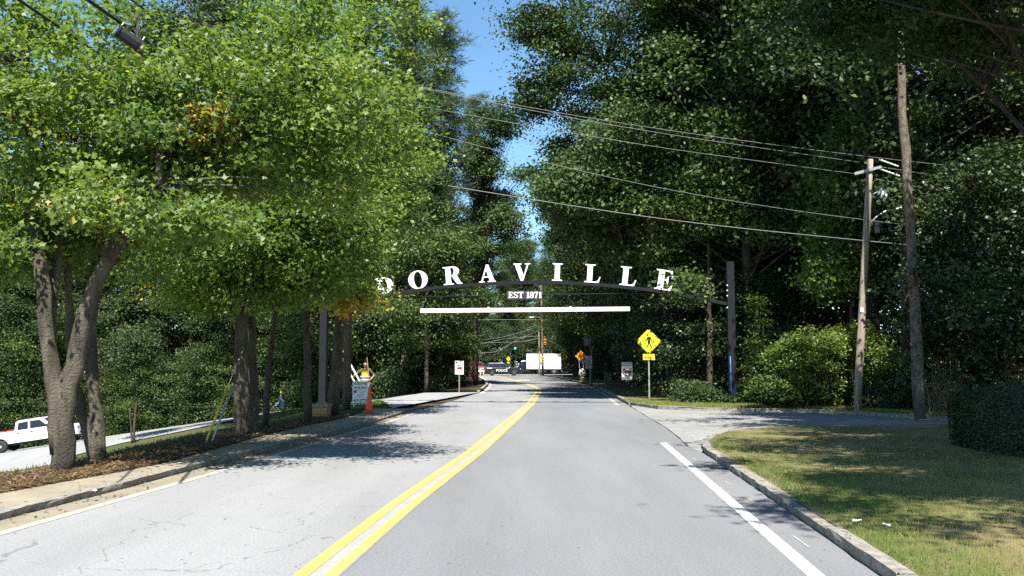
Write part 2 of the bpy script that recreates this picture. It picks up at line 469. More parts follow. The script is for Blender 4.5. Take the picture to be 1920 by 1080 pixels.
# ------------------------------------------------------------------ flat meshes made from outlines and type (done first: cheap scene updates)
def curve_mesh(contours, depth):
    cu = bpy.data.curves.new("glyph", 'CURVE'); cu.dimensions = '2D'; cu.fill_mode = 'BOTH'; cu.extrude = depth / 2
    for c in contours:
        sp = cu.splines.new('POLY'); sp.points.add(len(c) - 1); sp.use_cyclic_u = True
        for p, (x, y) in zip(sp.points, c): p.co = (x, y, 0, 1)
    return eval_mesh(cu)
def eval_mesh(cu):
    ob = bpy.data.objects.new("tmp", cu); COL.objects.link(ob)
    dg = bpy.context.evaluated_depsgraph_get(); dg.update()
    me = bpy.data.meshes.new_from_object(ob.evaluated_get(dg))
    bpy.data.objects.remove(ob)
    return me
def text_mesh(txt, width, height, depth=0.004, bold=0.012):
    cu = bpy.data.curves.new("text", 'FONT'); cu.body = txt; cu.extrude = depth / 2; cu.offset = bold if txt != 'AHEAD' else 0.03
    cu.align_x = 'CENTER'; cu.resolution_u = 3; cu.space_line = 0.9
    me = eval_mesh(cu)
    n = len(me.vertices); a = np.empty(n * 3, np.float32); me.vertices.foreach_get("co", a); a = a.reshape(-1, 3)
    lo, hi = a.min(0), a.max(0)
    a[:, 0] = (a[:, 0] - (lo[0] + hi[0]) / 2) * width / (hi[0] - lo[0])
    a[:, 1] = (a[:, 1] - (lo[1] + hi[1]) / 2) * height / (hi[1] - lo[1])
    me.vertices.foreach_set("co", a.ravel()); me.update()
    return me
def arc(cx, cy, rx, ry, a0, a1, n=18):
    return [(cx + rx * math.cos(math.radians(a)), cy + ry * math.sin(math.radians(a))) for a in np.linspace(a0, a1, n)]
SL, SH = 0.05, 0.075
def serif_stem(x0, w, s0=0.13):
    """outline of the left side and right side of a slab-serif stem"""
    return x0, w, s0
STEM_L = [(0.13, 0.93), (0, 0.955), (0, 1)]
def glyph(ch):
    if ch == 'I': return [[(0, 0), (.52, 0), (.52, .045), (.39, .075), (.39, .925), (.52, .955), (.52, 1), (0, 1), (0, .955), (.13, .925), (.13, .075), (0, .045)]]
    if ch == 'L': return [[(0, 0), (.72, 0), (.80, .33), (.755, .33)] + arc(.50, .33, .24, .275, 0, -90, 8) + [(.39, .06), (.39, .925), (.53, .955), (.53, 1), (0, 1), (0, .955), (.13, .925), (.13, .075), (0, .045)]]
    if ch == 'E': return [[(0, 0), (.74, 0), (.80, .30), (.755, .30)] + arc(.52, .30, .22, .245, 0, -90, 8) + [(.39, .055), (.39, .49)] + arc(.42, .38, .12, .11, 90, 0, 5) + [(.55, .32), (.59, .32), (.59, .70), (.55, .70)] + arc(.42, .65, .12, .11, 0, -90, 5) + [(.39, .54), (.39, .945)] + arc(.50, .72, .22, .225, 90, 0, 8) + [(.735, .70), (.775, .70), (.73, 1), (0, 1), (0, .955), (.13, .925), (.13, .075), (0, .045)]]
    if ch == 'O': return [arc(.46, .5, .46, .52, 0, 350, 36), arc(.46, .5, .20, .47, 10, 360, 30)[::-1]]
    if ch == 'D': return [[(0, 0), (.40, 0)] + arc(.40, .5, .48, .5, -90, 90, 24) + [(0, 1), (0, .955), (.13, .925), (.13, .075), (0, .045)], ([(.39, .06)] + arc(.39, .5, .21, .44, -90, 90, 18))[::-1]]
    if ch == 'R': return [[(0, 0), (.52, 0), (.52, .045), (.39, .075), (.39, .47), (.44, .47), (.66, .06), (.74, 0), (.96, 0), (.96, .045), (.88, .075), (.70, .49)] + arc(.52, .735, .31, .265, -55, 90, 18) + [(0, 1), (0, .955), (.13, .925), (.13, .075), (0, .045)], ([(.39, .53), (.45, .53)] + arc(.45, .74, .115, .21, -90, 90, 14) + [(.39, .95)])[::-1]]
    if ch == 'A': return [[(0, 0), (.32, 0), (.32, .045), (.215, .075), (.275, .27), (.555, .27), (.62, .075), (.50, .045), (.50, 0), (.96, 0), (.96, .045), (.885, .075), (.56, 1.02), (.44, 1.02), (.135, .075), (0, .045)], [(.295, .33), (.42, .74), (.535, .33)]]
    if ch == 'V': return [[(.40, -.02), (.53, -.02), (.84, .925), (.95, .955), (.95, 1), (.64, 1), (.64, .955), (.76, .925), (.565, .30), (.355, .925), (.46, .955), (.46, 1), (0, 1), (0, .955), (.085, .925)]]
    if ch == 'S': return [[(.05, 0), (.09, 0), (.12, .06), (.30, -.01), (.50, .05), (.60, .20), (.58, .38), (.45, .50), (.25, .62), (.20, .74), (.24, .86), (.34, .93), (.46, .86), (.52, .70), (.56, .70), (.56, 1), (.52, 1), (.49, .94), (.32, 1.01), (.13, .95), (.03, .80), (.04, .62), (.16, .48), (.37, .36), (.42, .24), (.38, .12), (.28, .06), (.16, .14), (.09, .32), (.05, .32)]]
    if ch == 'T': return [[(.20, 0), (.66, 0), (.66, .045), (.55, .075), (.55, .945), (.70, .88), (.79, .68), (.84, .68), (.82, 1), (.04, 1), (.02, .68), (.07, .68), (.16, .88), (.31, .945), (.31, .075), (.20, .045)]]
    if ch == '1': return [[(.08, 0), (.52, 0), (.52, .045), (.42, .075), (.42, 1), (.36, 1), (.06, .86), (.06, .82), (.20, .84), (.20, .075), (.08, .045)]]
    if ch == '7': return [[(.20, 0), (.42, 0), (.46, .30), (.66, .90), (.66, 1), (.04, 1), (.02, .66), (.07, .66), (.15, .80), (.50, .80), (.28, .42)]]
    if ch == '8': return [arc(.34, .26, .32, .27, -180, 20, 14) + arc(.34, .755, .27, .25, -25, 205, 18) + [(.10, .48)], arc(.34, .25, .13, .20, 0, 350, 14)[::-1], arc(.34, .76, .11, .18, 0, 350, 14)[::-1]]
GLY = {c: curve_mesh(glyph(c), 0.12) for c in "DORAVILE"}
GLY_S = {c: curve_mesh(glyph(c), 0.10) for c in "EST187"}
TXT = {}
for key, txt, w, h in (("ahead", "AHEAD", 0.37, 0.145), ("police", "POLICE", 1.55, 0.34), ("sub1", "SUBLEASE", 0.44, 0.085), ("sub2", "AVAILABLE", 0.44, 0.075), ("sub3", "& CO.", 0.2, 0.06),
                       ("phone", "457-2772", 0.44, 0.11), ("work", "ROAD\nWORK\nAHEAD", 0.55, 0.5)):
    if key != "sub3": TXT[key] = text_mesh(txt, w, h)
def flat_text(name, key, mat, parent, loc, rz=0.0, rx=PI / 2):
    me = TXT[key]; me.materials.clear(); me.materials.append(MAT[mat])
    o = link(name, me, parent); o.location = loc; o.rotation_euler = (rx, 0, rz); return o

# ------------------------------------------------------------------ skinned bodies
def skin_mesh(name, V, E, R, mat, sub=1, root=0):
    me = bpy.data.meshes.new(name); me.from_pydata([tuple(v) for v in V], E, [])
    ob = bpy.data.objects.new("tmp", me); COL.objects.link(ob)
    ob.modifiers.new("s", 'SKIN')
    for i, d in enumerate(me.skin_vertices[0].data):
        r = R[i]; d.radius = (r, r) if isinstance(r, (int, float)) else r
        d.use_root = (i == root)
    ob.modifiers[0].use_smooth_shade = True
    s = ob.modifiers.new("u", 'SUBSURF'); s.levels = sub; s.render_levels = sub
    dg = bpy.context.evaluated_depsgraph_get(); dg.update()
    out = bpy.data.meshes.new_from_object(ob.evaluated_get(dg))
    bpy.data.objects.remove(ob)
    out.materials.clear(); out.materials.append(MAT[mat]); out.name = name
    out.polygons.foreach_set("use_smooth", [True] * len(out.polygons))
    return out
def hand_chain(V, E, R, wrist, tipdir, side, palm_n, curl=0.5):
    """palm and five unequal bent fingers grown from a wrist vertex; tipdir along the hand, side towards the thumb"""
    d, s, n = Vector(tipdir).normalized(), Vector(side).normalized(), Vector(palm_n).normalized()
    w = Vector(V[wrist])
    V.append(w + d * 0.05); R.append((0.034, 0.02)); palm = len(V) - 1; E.append((wrist, palm))
    for k, (off, L) in enumerate(((0.030, 0.070), (0.010, 0.080), (-0.010, 0.074), (-0.028, 0.058))):
        p = w + d * 0.092 + s * off; V.append(p); R.append(0.0095); E.append((palm, len(V) - 1))
        q = p + (d * math.cos(curl) + n * math.sin(curl)) * L * 0.55; V.append(q); R.append(0.009); E.append((len(V) - 2, len(V) - 1))
        q2 = q + (d * math.cos(2.2 * curl) + n * math.sin(2.2 * curl)) * L * 0.45; V.append(q2); R.append(0.0075); E.append((len(V) - 2, len(V) - 1))
    p = w + d * 0.035 + s * 0.045 + n * 0.012; V.append(p); R.append(0.011); E.append((wrist, len(V) - 1))
    q = p + (d * 0.75 + s * 0.5 + n * 0.4).normalized() * 0.045; V.append(q); R.append(0.0085); E.append((len(V) - 2, len(V) - 1))
def add_head(me_list, c, yaw, pitch):
    """skull with brow, nose, chin, ears as one lump of mesh, facing local +Y turned by yaw"""
    b = bmesh.new(); bmesh.ops.create_uvsphere(b, u_segments=20, v_segments=14, radius=1.0)
    for v in b.verts:
        x, y, z = v.co
        sx, sy, sz = 0.076, 0.096, 0.118
        if z < -0.2: sx *= 1 - 0.28 * (-z - 0.2); sy *= 1 - 0.10 * (-z - 0.2)
        p = Vector((x * sx, y * sy, z * sz))
        if y > 0.75 and abs(x) < 0.3 and -0.45 < z < 0.2: p.y += 0.022 * (1 - abs(x) / 0.3) * (1 - abs(z + 0.25) / 0.5)
        if y > 0.7 and 0.15 < abs(x) < 0.6 and 0.0 < z < 0.3: p.y -= 0.008
        if abs(x) > 0.93 and abs(z) < 0.35: p.x *= 1.13
        v.co = p
    b.transform(Matrix.Translation(c) @ Matrix.Rotation(yaw, 4, 'Z') @ Matrix.Rotation(pitch, 4, 'X'))
    m = bpy.data.meshes.new("head"); b.to_mesh(m); b.free()
    m.polygons.foreach_set("use_smooth", [True] * len(m.polygons))
    me_list.append(m)
def join_mesh(name, meshes, mat):
    b = bmesh.new()
    for m in meshes: b.from_mesh(m)
    out = bpy.data.meshes.new(name); b.to_mesh(out); b.free()
    out.materials.append(MAT[mat]); out.polygons.foreach_set("use_smooth", [True] * len(out.polygons))
    out.polygons.foreach_set("material_index", [0] * len(out.polygons))
    return out

# pose dictionaries: local frame, +Y is where the body faces, Z up, ground at 0
def make_person(pose):
    J = {k: Vector(v) for k, v in pose['J'].items()}
    V, E, R = [], [], []
    def vtx(p, r): V.append(Vector(p)); R.append(r); return len(V) - 1
    pel = vtx(J['pelvis'], (0.135, 0.10)); 
    sp = vtx((J['pelvis'] + J['chest']) / 2, (0.13, 0.095)); E.append((pel, sp))
    ch = vtx(J['chest'], (0.16, 0.105)); E.append((sp, ch))
    nk = vtx(J['neck'], (0.055, 0.055)); E.append((ch, nk))
    hd = vtx(J['head'] - Vector((0, 0, 0.04)), (0.05, 0.055)); E.append((nk, hd))
    for s in ('l', 'r'):
        sh = vtx(J['sh_' + s], 0.058); E.append((ch, sh))
        el = vtx(J['el_' + s], 0.042); E.append((sh, el))
        wr = vtx(J['wr_' + s], (0.028, 0.024)); E.append((el, wr))
        dv = J['wr_' + s] - J['el_' + s]
        hand_chain(V, E, R, wr, pose['hand_' + s][0] if pose['hand_' + s] else dv, pose['hand_' + s][1], pose['hand_' + s][2], pose['hand_' + s][3])
        hp = vtx(J['hip_' + s], 0.085); E.append((pel, hp))
        kn = vtx(J['kn_' + s], 0.058); E.append((hp, kn))
        an = vtx(J['an_' + s], 0.042); E.append((kn, an))
        to = vtx(J['to_' + s], 0.035); E.append((an, to))
    body = skin_mesh("body", V, E, R, "skin", 1, 0)
    heads = [body]; add_head(heads, J['head'], pose['yaw'], pose['nod'])
    body = join_mesh("body", heads, "skin")
    out = {'body': body}
    # trousers
    Vt = [J['pelvis'], J['hip_l'], J['kn_l'], J['an_l'] + Vector((0, 0, 0.03)), J['hip_r'], J['kn_r'], J['an_r'] + Vector((0, 0, 0.03)), J['pelvis'] + Vector((0, 0, 0.10))]
    out['trousers'] = skin_mesh("trousers", Vt, [(0, 1), (1, 2), (2, 3), (0, 4), (4, 5), (5, 6), (0, 7)], [(0.16, 0.13), 0.112, 0.082, 0.072, 0.112, 0.082, 0.072, (0.15, 0.115)], "jeans", 1)
    # shirt with short sleeves
    def lerp(a, b, t): return a + (b - a) * t
    Vs = [J['chest'], (J['pelvis'] + J['chest']) / 2, J['pelvis'] + Vector((0, 0, 0.07)), J['neck'] - Vector((0, 0, 0.03)), J['sh_l'], lerp(J['sh_l'], J['el_l'], 0.7), J['sh_r'], lerp(J['sh_r'], J['el_r'], 0.7)]
    out['shirt'] = skin_mesh("shirt", Vs, [(0, 1), (1, 2), (0, 3), (0, 4), (4, 5), (0, 6), (6, 7)], [(0.175, 0.12), (0.15, 0.115), (0.155, 0.12), 0.07, 0.078, 0.06, 0.078, 0.06], "shirt_brown", 1)
    Vv = [J['chest'] - Vector((0, 0, 0.0)), (J['pelvis'] + J['chest']) / 2, J['pelvis'] + Vector((0, 0, 0.04)), J['neck'] - Vector((0, 0, 0.07))]
    out['vest'] = skin_mesh("vest", Vv, [(0, 1), (1, 2), (0, 3)], [(0.185, 0.145), (0.175, 0.14), (0.18, 0.14), (0.12, 0.09)], pose['vest'], 1)
    mb = MB()
    for s in ('l', 'r'):
        a, t = J['an_' + s], J['to_' + s]
        d = (t - a); d.z = 0; d.normalize()
        mb.tube([a + Vector((0, 0, 0.10)), a + Vector((0, 0, 0.03)), a - Vector((0, 0, 0.035))], [0.055, 0.056, 0.06], 10)
        mb.tube([a - d * 0.06 - Vector((0, 0, 0.045)), a + d * 0.03 - Vector((0, 0, 0.04)), t + d * 0.02 - Vector((0, 0, 0.0))], [0.045, 0.052, 0.04], 10)
    out['boots'] = mb.mesh("boots", "boot", True)
    return out, J

# ------------------------------------------------------------------ the land
def ground_sheet():
    def axis(lo, hi, d0, d1, step, far):
        a = [lo]
        while a[-1] < hi - 1e-6:
            x = a[-1]
            a.append(min(hi, x + (step if d0 <= x < d1 else far)))
        return np.array(a)
    xs = axis(-400, 400, -46, 26, 0.6, 14); ys = axis(-150, 900, -12, 90, 0.7, 14)
    V = np.array([[x, y, gz(x, y) - 0.035] for y in ys for x in xs])
    nx, ny = len(xs), len(ys)
    i, j = np.meshgrid(np.arange(nx - 1), np.arange(ny - 1))
    a = (j * nx + i).ravel()
    q = np.stack([a, a + 1, a + 1 + nx, a + nx], 1)
    me = raw_mesh("ground", V, q.ravel(), np.full(len(q), 4), "forest_floor")
    me.polygons.foreach_set("use_smooth", [True] * len(me.polygons))
    return kind(link("ground", me), 'structure')
ground_sheet()

def strip(name, fa, fb, ys, z, mat, nx=2):
    mb = MB(); n = len(ys); vs = []
    for y in ys:
        a, b = float(fa(y)), float(fb(y))
        for k in range(nx): 
            x = a + (b - a) * k / (nx - 1); vs.append((x, y, z(x, y) if callable(z) else z))
    fs = [(r * nx + k, r * nx + k + 1, (r + 1) * nx + k + 1, (r + 1) * nx + k) for r in range(n - 1) for k in range(nx - 1)]
    mb.add(vs, fs)
    return mb.build(name, mat)
Y1 = np.concatenate([np.arange(-14, 50, 1.0), np.arange(50, 132, 2.0)])
kind(strip("road", X_KL, X_C, Y1, 0.0, "old_asphalt", 3), 'structure')
kind(strip("road", X_C, X_KR, Y1, 0.0, "new_asphalt", 3), 'structure')
# the cross street at the junction beyond
mb = MB(); mb.add([(-60, 132, 0), (60, 132, 0), (60, 142, 0), (-60, 142, 0)], [(0, 1, 2, 3)])
kind(mb.build("cross_street", "side_asphalt"), 'structure')
# markings
off = lambda f, d: (lambda y: f(y) + d)
LM = 0.004
kind(strip("line_underlay", off(X_C, -0.175), off(X_C, 0.17), Y1, LM, "pale_underlay"), 'structure')
kind(strip("yellow_line", off(X_C, -0.165), off(X_C, -0.05), Y1, 2 * LM, "yellow_paint"), 'structure')
kind(strip("yellow_line", off(X_C, 0.055), off(X_C, 0.158), Y1, 2 * LM, "yellow_paint"), 'structure')
yw = np.arange(-14, P0(1243, 830)[1], 0.8)
kind(strip("white_line", off(X_WR, -0.062), off(X_WR, 0.062), yw, LM, "white_paint"), 'structure')
y0 = P0(1170, 760)[1]
kind(strip("white_line", off(X_WR, -0.07), off(X_WR, 0.07), np.arange(y0, 130, 2.0), LM, "faded_white"), 'structure')
kind(strip("gutter", X_KL, off(X_WL, -0.08), np.arange(-14, P0(790, 767)[1], 1.0), LM, "gutter_sand"), 'structure')
kind(strip("white_line", off(X_WL, -0.075), off(X_WL, 0.06), np.arange(-14, P0(800, 764)[1], 1.0), LM, "faded_white"), 'structure')
kind(strip("white_line", off(X_WL, -0.07), off(X_WL, 0.07), np.arange(P0(900, 737)[1], 130, 2.0), LM, "white_paint"), 'structure')
# stop bar and turn marking on the far approach
mb = MB()
for q in ([(966, 713.2), (993, 713.2), (993, 712.4), (966, 712.4)],):
    mb.add([tuple(P0(a, b, 2 * LM)) for a, b in q], [(0, 1, 2, 3)])
kind(mb.build("stop_line", "white_paint"), 'structure')
# short scraped marks between the right line and the kerb
mb = MB()
for (a, b, c, d) in ((1404, 934, 1413, 943), (1325, 876, 1330, 883), (1359, 902, 1371, 909), (1300, 858, 1305, 862), (1487, 1004, 1517, 1026)):
    p, q = P0(a, b, LM), P0(c, d, LM); w = np.array([0.009, 0, 0])
    mb.add([p - w, p + w, q + w, q - w], [(0, 1, 2, 3)])
kind(mb.build("paint_scuffs", "faded_white"), 'stuff')

# driveway on the right and its kerbs
drv_far = [(1183, 759.5), (1235, 767), (1320, 770), (1390, 771), (1500, 773), (1607, 777), (1700, 784), (1790, 790), (1960, 803)]
drv_near = [(1319, 849), (1316, 838), (1326, 826), (1352, 817), (1400, 810), (1500, 804.5), (1600, 803), (1700, 802), (1790, 801), (1960, 806)]
pf = [P0(a, b) for a, b in drv_far]; pn = [P0(a, b) for a, b in drv_near]
seam = [P0(a, b) for a, b in ((1289, 836), (1248, 801), (1194, 769))]
mb = MB(); poly = pn[::-1] + []; poly = [p for p in pf] + [p for p in pn[::-1]] + [p + np.array([-.06, 0, 0]) for p in seam]
mb.add([(p[0], p[1], -0.004) for p in poly], [tuple(range(len(poly)))])
kind(mb.build("driveway", "apron_concrete"), 'structure')

mb = MB(); sp_ = resample([P0(a, b, 0.003) for a, b in ((1290, 836.5), (1270, 818), (1248, 801), (1222, 786), (1194, 769), (1180, 761))], 40); rsm = random.Random(2)
for a, b in zip(sp_, sp_[1:]):
    w1 = rsm.uniform(0.004, 0.022); d_ = (b - a)[:2]; n_ = np.array([-d_[1], d_[0], 0]) / max(1e-6, np.hypot(*d_)) * w1
    mb.add([a - n_, b - n_, b + n_, a + n_], [(0, 1, 2, 3)])
kind(mb.build("pavement_joint", "underbody"), 'stuff')
KERB_Z = 0.09
def kerb(path, h, w, side, stone_len, mat, jit, seed):
    """a row of kerb stones along a plan path; the stones are pieces of the kerb"""
    rnd = random.Random(seed)
    P = [Vector((p[0], p[1], 0)) for p in path]
    acc = [0.0]
    for a, b in zip(P, P[1:]): acc.append(acc[-1] + (b - a).length)
    def at(s):
        s = min(max(s, 0), acc[-1] - 1e-5)
        for i in range(len(P) - 1):
            if s <= acc[i + 1]:
                t = (s - acc[i]) / (acc[i + 1] - acc[i]); return P[i].lerp(P[i + 1], t), (P[i + 1] - P[i]).normalized()
    root = None; s = 0.0
    while s < acc[-1] - 0.05:
        L = min(stone_len * rnd.uniform(0.8, 1.2), acc[-1] - s)
        mb = MB(); n = 7; rows = []
        zt = h + rnd.uniform(-0.012, 0.012)
        for k in range(n):
            c, d = at(s + 0.008 + (L - 0.016) * k / (n - 1)); nrm = Vector((-d.y, d.x, 0)) * side
            j = lambda q: rnd.uniform(-q, q) * jit
            prof = [(0.02 + j(0.012), -0.05), (0.012 + j(0.022), zt * 0.55 + j(0.015)), (0.0 + j(0.016), zt + j(0.008)), (w * 0.6, zt + 0.004 + j(0.006)), (w, zt + j(0.008)), (w, -0.05)]
            rows.append([c + nrm * u + Vector((0, 0, v)) for u, v in prof])
        m = len(rows[0]); vs = [v for r in rows for v in r]
        fs = [(i * m + k, i * m + k + 1, (i + 1) * m + k + 1, (i + 1) * m + k) for i in range(n - 1) for k in range(m - 1)]
        fs += [tuple(range(m)), tuple(reversed(range((n - 1) * m, n * m)))]
        mb.add(vs, fs)
        if root is None:
            root = mb.build("kerb", mat); kind(root, 'structure')
        else: mb.build("kerb_stone", mat, root)
        s += L
    return root
yk = np.arange(-6, float(pn[0][1]), 0.7)
right_path = [(float(X_KR(y)), y) for y in yk] + [(p[0], p[1]) for p in pn]
kerb(right_path, KERB_Z, 0.135, -1, 1.5, "kerb_stone", 0.75, 3)
yl = np.arange(-6, P0(800, 764)[1], 0.7)
kerb([(float(X_KL(y)), y) for y in yl], 0.075, 0.13, 1, 1.7, "kerb_stone", 0.6, 4)
kerb([(p[0], p[1]) for p in pf], 0.10, 0.2, 1, 2.2, "kerb_stone", 0.5, 5)
yr = np.arange(float(pf[0][1]) + 0.5, 118, 1.5)
kerb([(float(X_KR(y)) + 0.05, y) for y in yr][::-1], 0.11, 0.16, 1, 6.0, "kerb_stone", 0.4, 6)
yl2 = np.arange(P0(905, 735)[1], 118, 1.5)
kerb([(float(X_KL(y)) - 0.05, y) for y in yl2], 0.11, 0.16, 1, 6.0, "kerb_stone", 0.4, 7)
# right verge beyond the driveway
mb = MB(); ring = [(p[0], p[1], 0.085) for p in pf] + [(40, 24, 0.085), (40, 36, 0.085)]
ring = [(p[0] + 0.05, p[1] + 0.12, 0.085) for p in pf] + [(45, 20, 0.085), (45, 60, 0.085), (9, 118, 0.085)] + [(float(X_KR(y)) + 0.12, y, 0.085) for y in yr[::-1]]
mb.add(ring, [tuple(range(len(ring)))])
kind(mb.build("verge", "verge_grass"), 'structure')
# lawn on the right
lawn = [(float(X_KR(y)) + 0.115, y) for y in yk] + [(p[0] + 0.12, p[1] - 0.06) for p in pn] + [(30, 15), (30, -6)]
mb = MB(); mb.add([(x, y, 0.09) for x, y in lawn], [tuple(range(len(lawn)))])
kind(mb.build("lawn", "lawn_soil"), 'structure')
# left sidewalk, straw bed, grass slope, side street
ysw = np.arange(-14, P0(735, 769)[1], 1.0)
kind(strip("sidewalk", off(X_B, 0.0), off(X_KL, -0.115), ysw, 0.076, "sidewalk_concrete", 3), 'structure')
side_near = [(735, 768), (722, 757), (690, 752), (640, 755), (570, 764), (530, 772), (435, 791), (300, 819), (200, 838), (85, 872), (0, 899), (-160, 940)]
side_far = [(908, 735), (860, 736.5), (790, 740), (740, 744), (690, 747), (640, 750), (590, 756), (470, 777), (330, 797), (196, 815), (0, 835), (-200, 850)]
SN = resample([PG(a, b)[:2] for a, b in side_near], 40)
SF = resample([np.array(q, float) for q in ((-1.7, 47.6), (-3.2, 46.6), (-4.9, 46.2), (-8.0, 51.0), (-12.0, 57.5), (-17.5, 60.0), (-25.0, 61.5), (-35.0, 63.0), (-70.0, 67.0))], 40)
SNf, SFf = resample(SN, 120), resample(SF, 120)
mb = MB(); vs = []
for a, b in zip(SNf, SFf):
    for k in range(41):
        p = a + (b - a) * k / 40; vs.append((p[0], p[1], gz(p[0], p[1]) + 0.05))
mb.add(vs, [(r * 41 + k, r * 41 + k + 1, (r + 1) * 41 + k + 1, (r + 1) * 41 + k) for r in range(len(SNf) - 1) for k in range(40)])
kind(mb.build("side_street", "side_asphalt"), 'structure')
mb = MB(); vs = []
for i, b in enumerate(SN):
    y = min(max(b[1], 5.0), 27.0) if i else 27.0
    y = 27.5 - (27.5 + 2) * i / 39.0
    a = np.array([float(X_B(y)), y])
    for k in range(13):
        p = a + (b - a) * k / 12; vs.append((p[0], p[1], gz(p[0], p[1]) + 0.003))
mb.add(vs, [(r * 13 + k, r * 13 + k + 1, (r + 1) * 13 + k + 1, (r + 1) * 13 + k) for r in range(39) for k in range(12)])
kind(mb.build("grass_slope", "slope_grass"), 'structure')
kind(strip("straw_bed", lambda y: X_B(y) - 1.6 - 0.3 * math.sin(y * 1.3), off(X_B, 0.03), np.arange(-8, 27, 0.5), lambda x, y: gz(x, y) + 0.012, "pine_straw", 6), 'structure')

# ------------------------------------------------------------------ loose ground cover
def field_noise(x, y, s, ph=0.0):
    return (np.sin(x * s + 1.3 * np.sin(y * s * 0.7 + ph)) + np.sin(y * s * 1.1 + 1.7 * np.sin(x * s * 0.6 + 2 + ph)) + np.sin((x + y) * s * 0.55 + ph)) / 3
def inside(poly, x, y):
    c = np.zeros(len(x), bool); n = len(poly)
    for i in range(n):
        x1, y1 = poly[i]; x2, y2 = poly[(i + 1) % n]
        if y1 == y2: continue
        k = ((y1 > y) != (y2 > y)) & (x < (x2 - x1) * (y - y1) / (y2 - y1) + x1); c ^= k
    return c
def grass(name, x, y, z, h, var, mat="grass_blade", lean=0.45, wid=0.12):
    n = len(x); C = np.stack([x, y, z + h * 0.45], 1)
    T = np.stack([RNG.normal(0, lean, n), RNG.normal(0, lean, n), np.ones(n)], 1)
    N = np.stack([RNG.normal(size=n), RNG.normal(size=n), np.zeros(n)], 1)
    t = NEED.copy(); t[:, 0] *= wid / 0.1
    return leaves(name, C, N, h, var, mat, t, NE_F, T)
n = 210000
x = RNG.uniform(2.4, 15, n); y = 5.0 + RNG.beta(1, 1.7, n) * 17
fn = field_noise(x, y, 0.75) + 0.45 * field_noise(x, y, 2.6, 1.0)
edge = np.clip((x - X_KR(y) - 0.1) / 1.6, 0, 1)
dens = np.clip(0.95 - 0.55 * edge * np.clip((y - 8) / 5, 0, 1) + fn * 0.35, 0.06, 1)
ok = inside(lawn, x - 0.04, y) & (RNG.random(n) < dens)
x, y, fn, edge = x[ok], y[ok], fn[ok], edge[ok]
var = 0.40 + 0.38 * edge - fn * 0.36 + RNG.normal(0, 0.13, len(x))
kind(link("grass", grass("grass", x, y, 0.085, RNG.uniform(0.022, 0.055, len(x)) * (1 + 0.5 * (1 - edge)), var)), 'stuff')
# verge grass strip beyond the driveway
n = 26000
s = RNG.random(n) * (len(pf) - 1.001); i = s.astype(int); fr = s - i
pfa = np.array(pf); base = pfa[i] * (1 - fr)[:, None] + pfa[i + 1] * fr[:, None]
x = base[:, 0] + RNG.uniform(-0.02, 0.2, n); y = base[:, 1] + 0.2 + RNG.exponential(0.7, n)
kind(link("grass", grass("grass", x, y, 0.08, RNG.uniform(0.05, 0.16, n), 0.55 + RNG.normal(0, 0.2, n), wid=0.2)), 'stuff')
# grass on the slope left
n = 90000
i = RNG.integers(0, 39, n); t = RNG.random(n) ** 0.7
yy = 27.5 - 29.5 * (i + RNG.random(n)) / 39.0
a = np.stack([X_B(yy) - 0.9, yy], 1); b = SN[i]
p = a + (b - a) * t[:, None]
z = np.array([gz(u, v) for u, v in p])
kind(link("grass", grass("grass", p[:, 0], p[:, 1], z, RNG.uniform(0.05, 0.13, n), 0.30 + RNG.normal(0, 0.15, n), wid=0.2)), 'stuff')
# pine needles on the straw bed
n = 26000
y = RNG.uniform(5, 27, n); x = X_B(y) + 0.12 - RNG.random(n) ** 1.3 * 1.8
z = np.array([gz(u, v) for u, v in zip(x, y)]) + 0.018 + RNG.random(n) * 0.03
N = np.stack([RNG.normal(0, .25, n), RNG.normal(0, .25, n), np.ones(n)], 1)
kind(link("fallen_needles", leaves("fallen_needles", np.stack([x, y, z], 1), N, RNG.uniform(0.09, 0.2, n), RNG.random(n), "straw_needle", NEED * np.array([1.0, 1, 1]), NE_F)), 'stuff')
# dead leaves along the kerbs and on the lawn
n = 900
y = RNG.uniform(6, 22, n); x = np.where(RNG.random(n) < 0.5, X_KL(y) + RNG.normal(0.05, 0.22, n), X_KR(y) + np.abs(RNG.normal(0.8, 1.6, n)))
y2 = y.copy(); zz = np.where(x > X_KR(y), 0.13, np.where(x < X_KL(y), 0.125, 0.018))
N = np.stack([RNG.normal(0, .3, n), RNG.normal(0, .3, n), np.ones(n)], 1)
kind(link("leaf_litter", leaves("leaf_litter", np.stack([x, y2, zz], 1), N, RNG.uniform(0.02, 0.055, n), RNG.random(n), "straw_needle")), 'stuff')

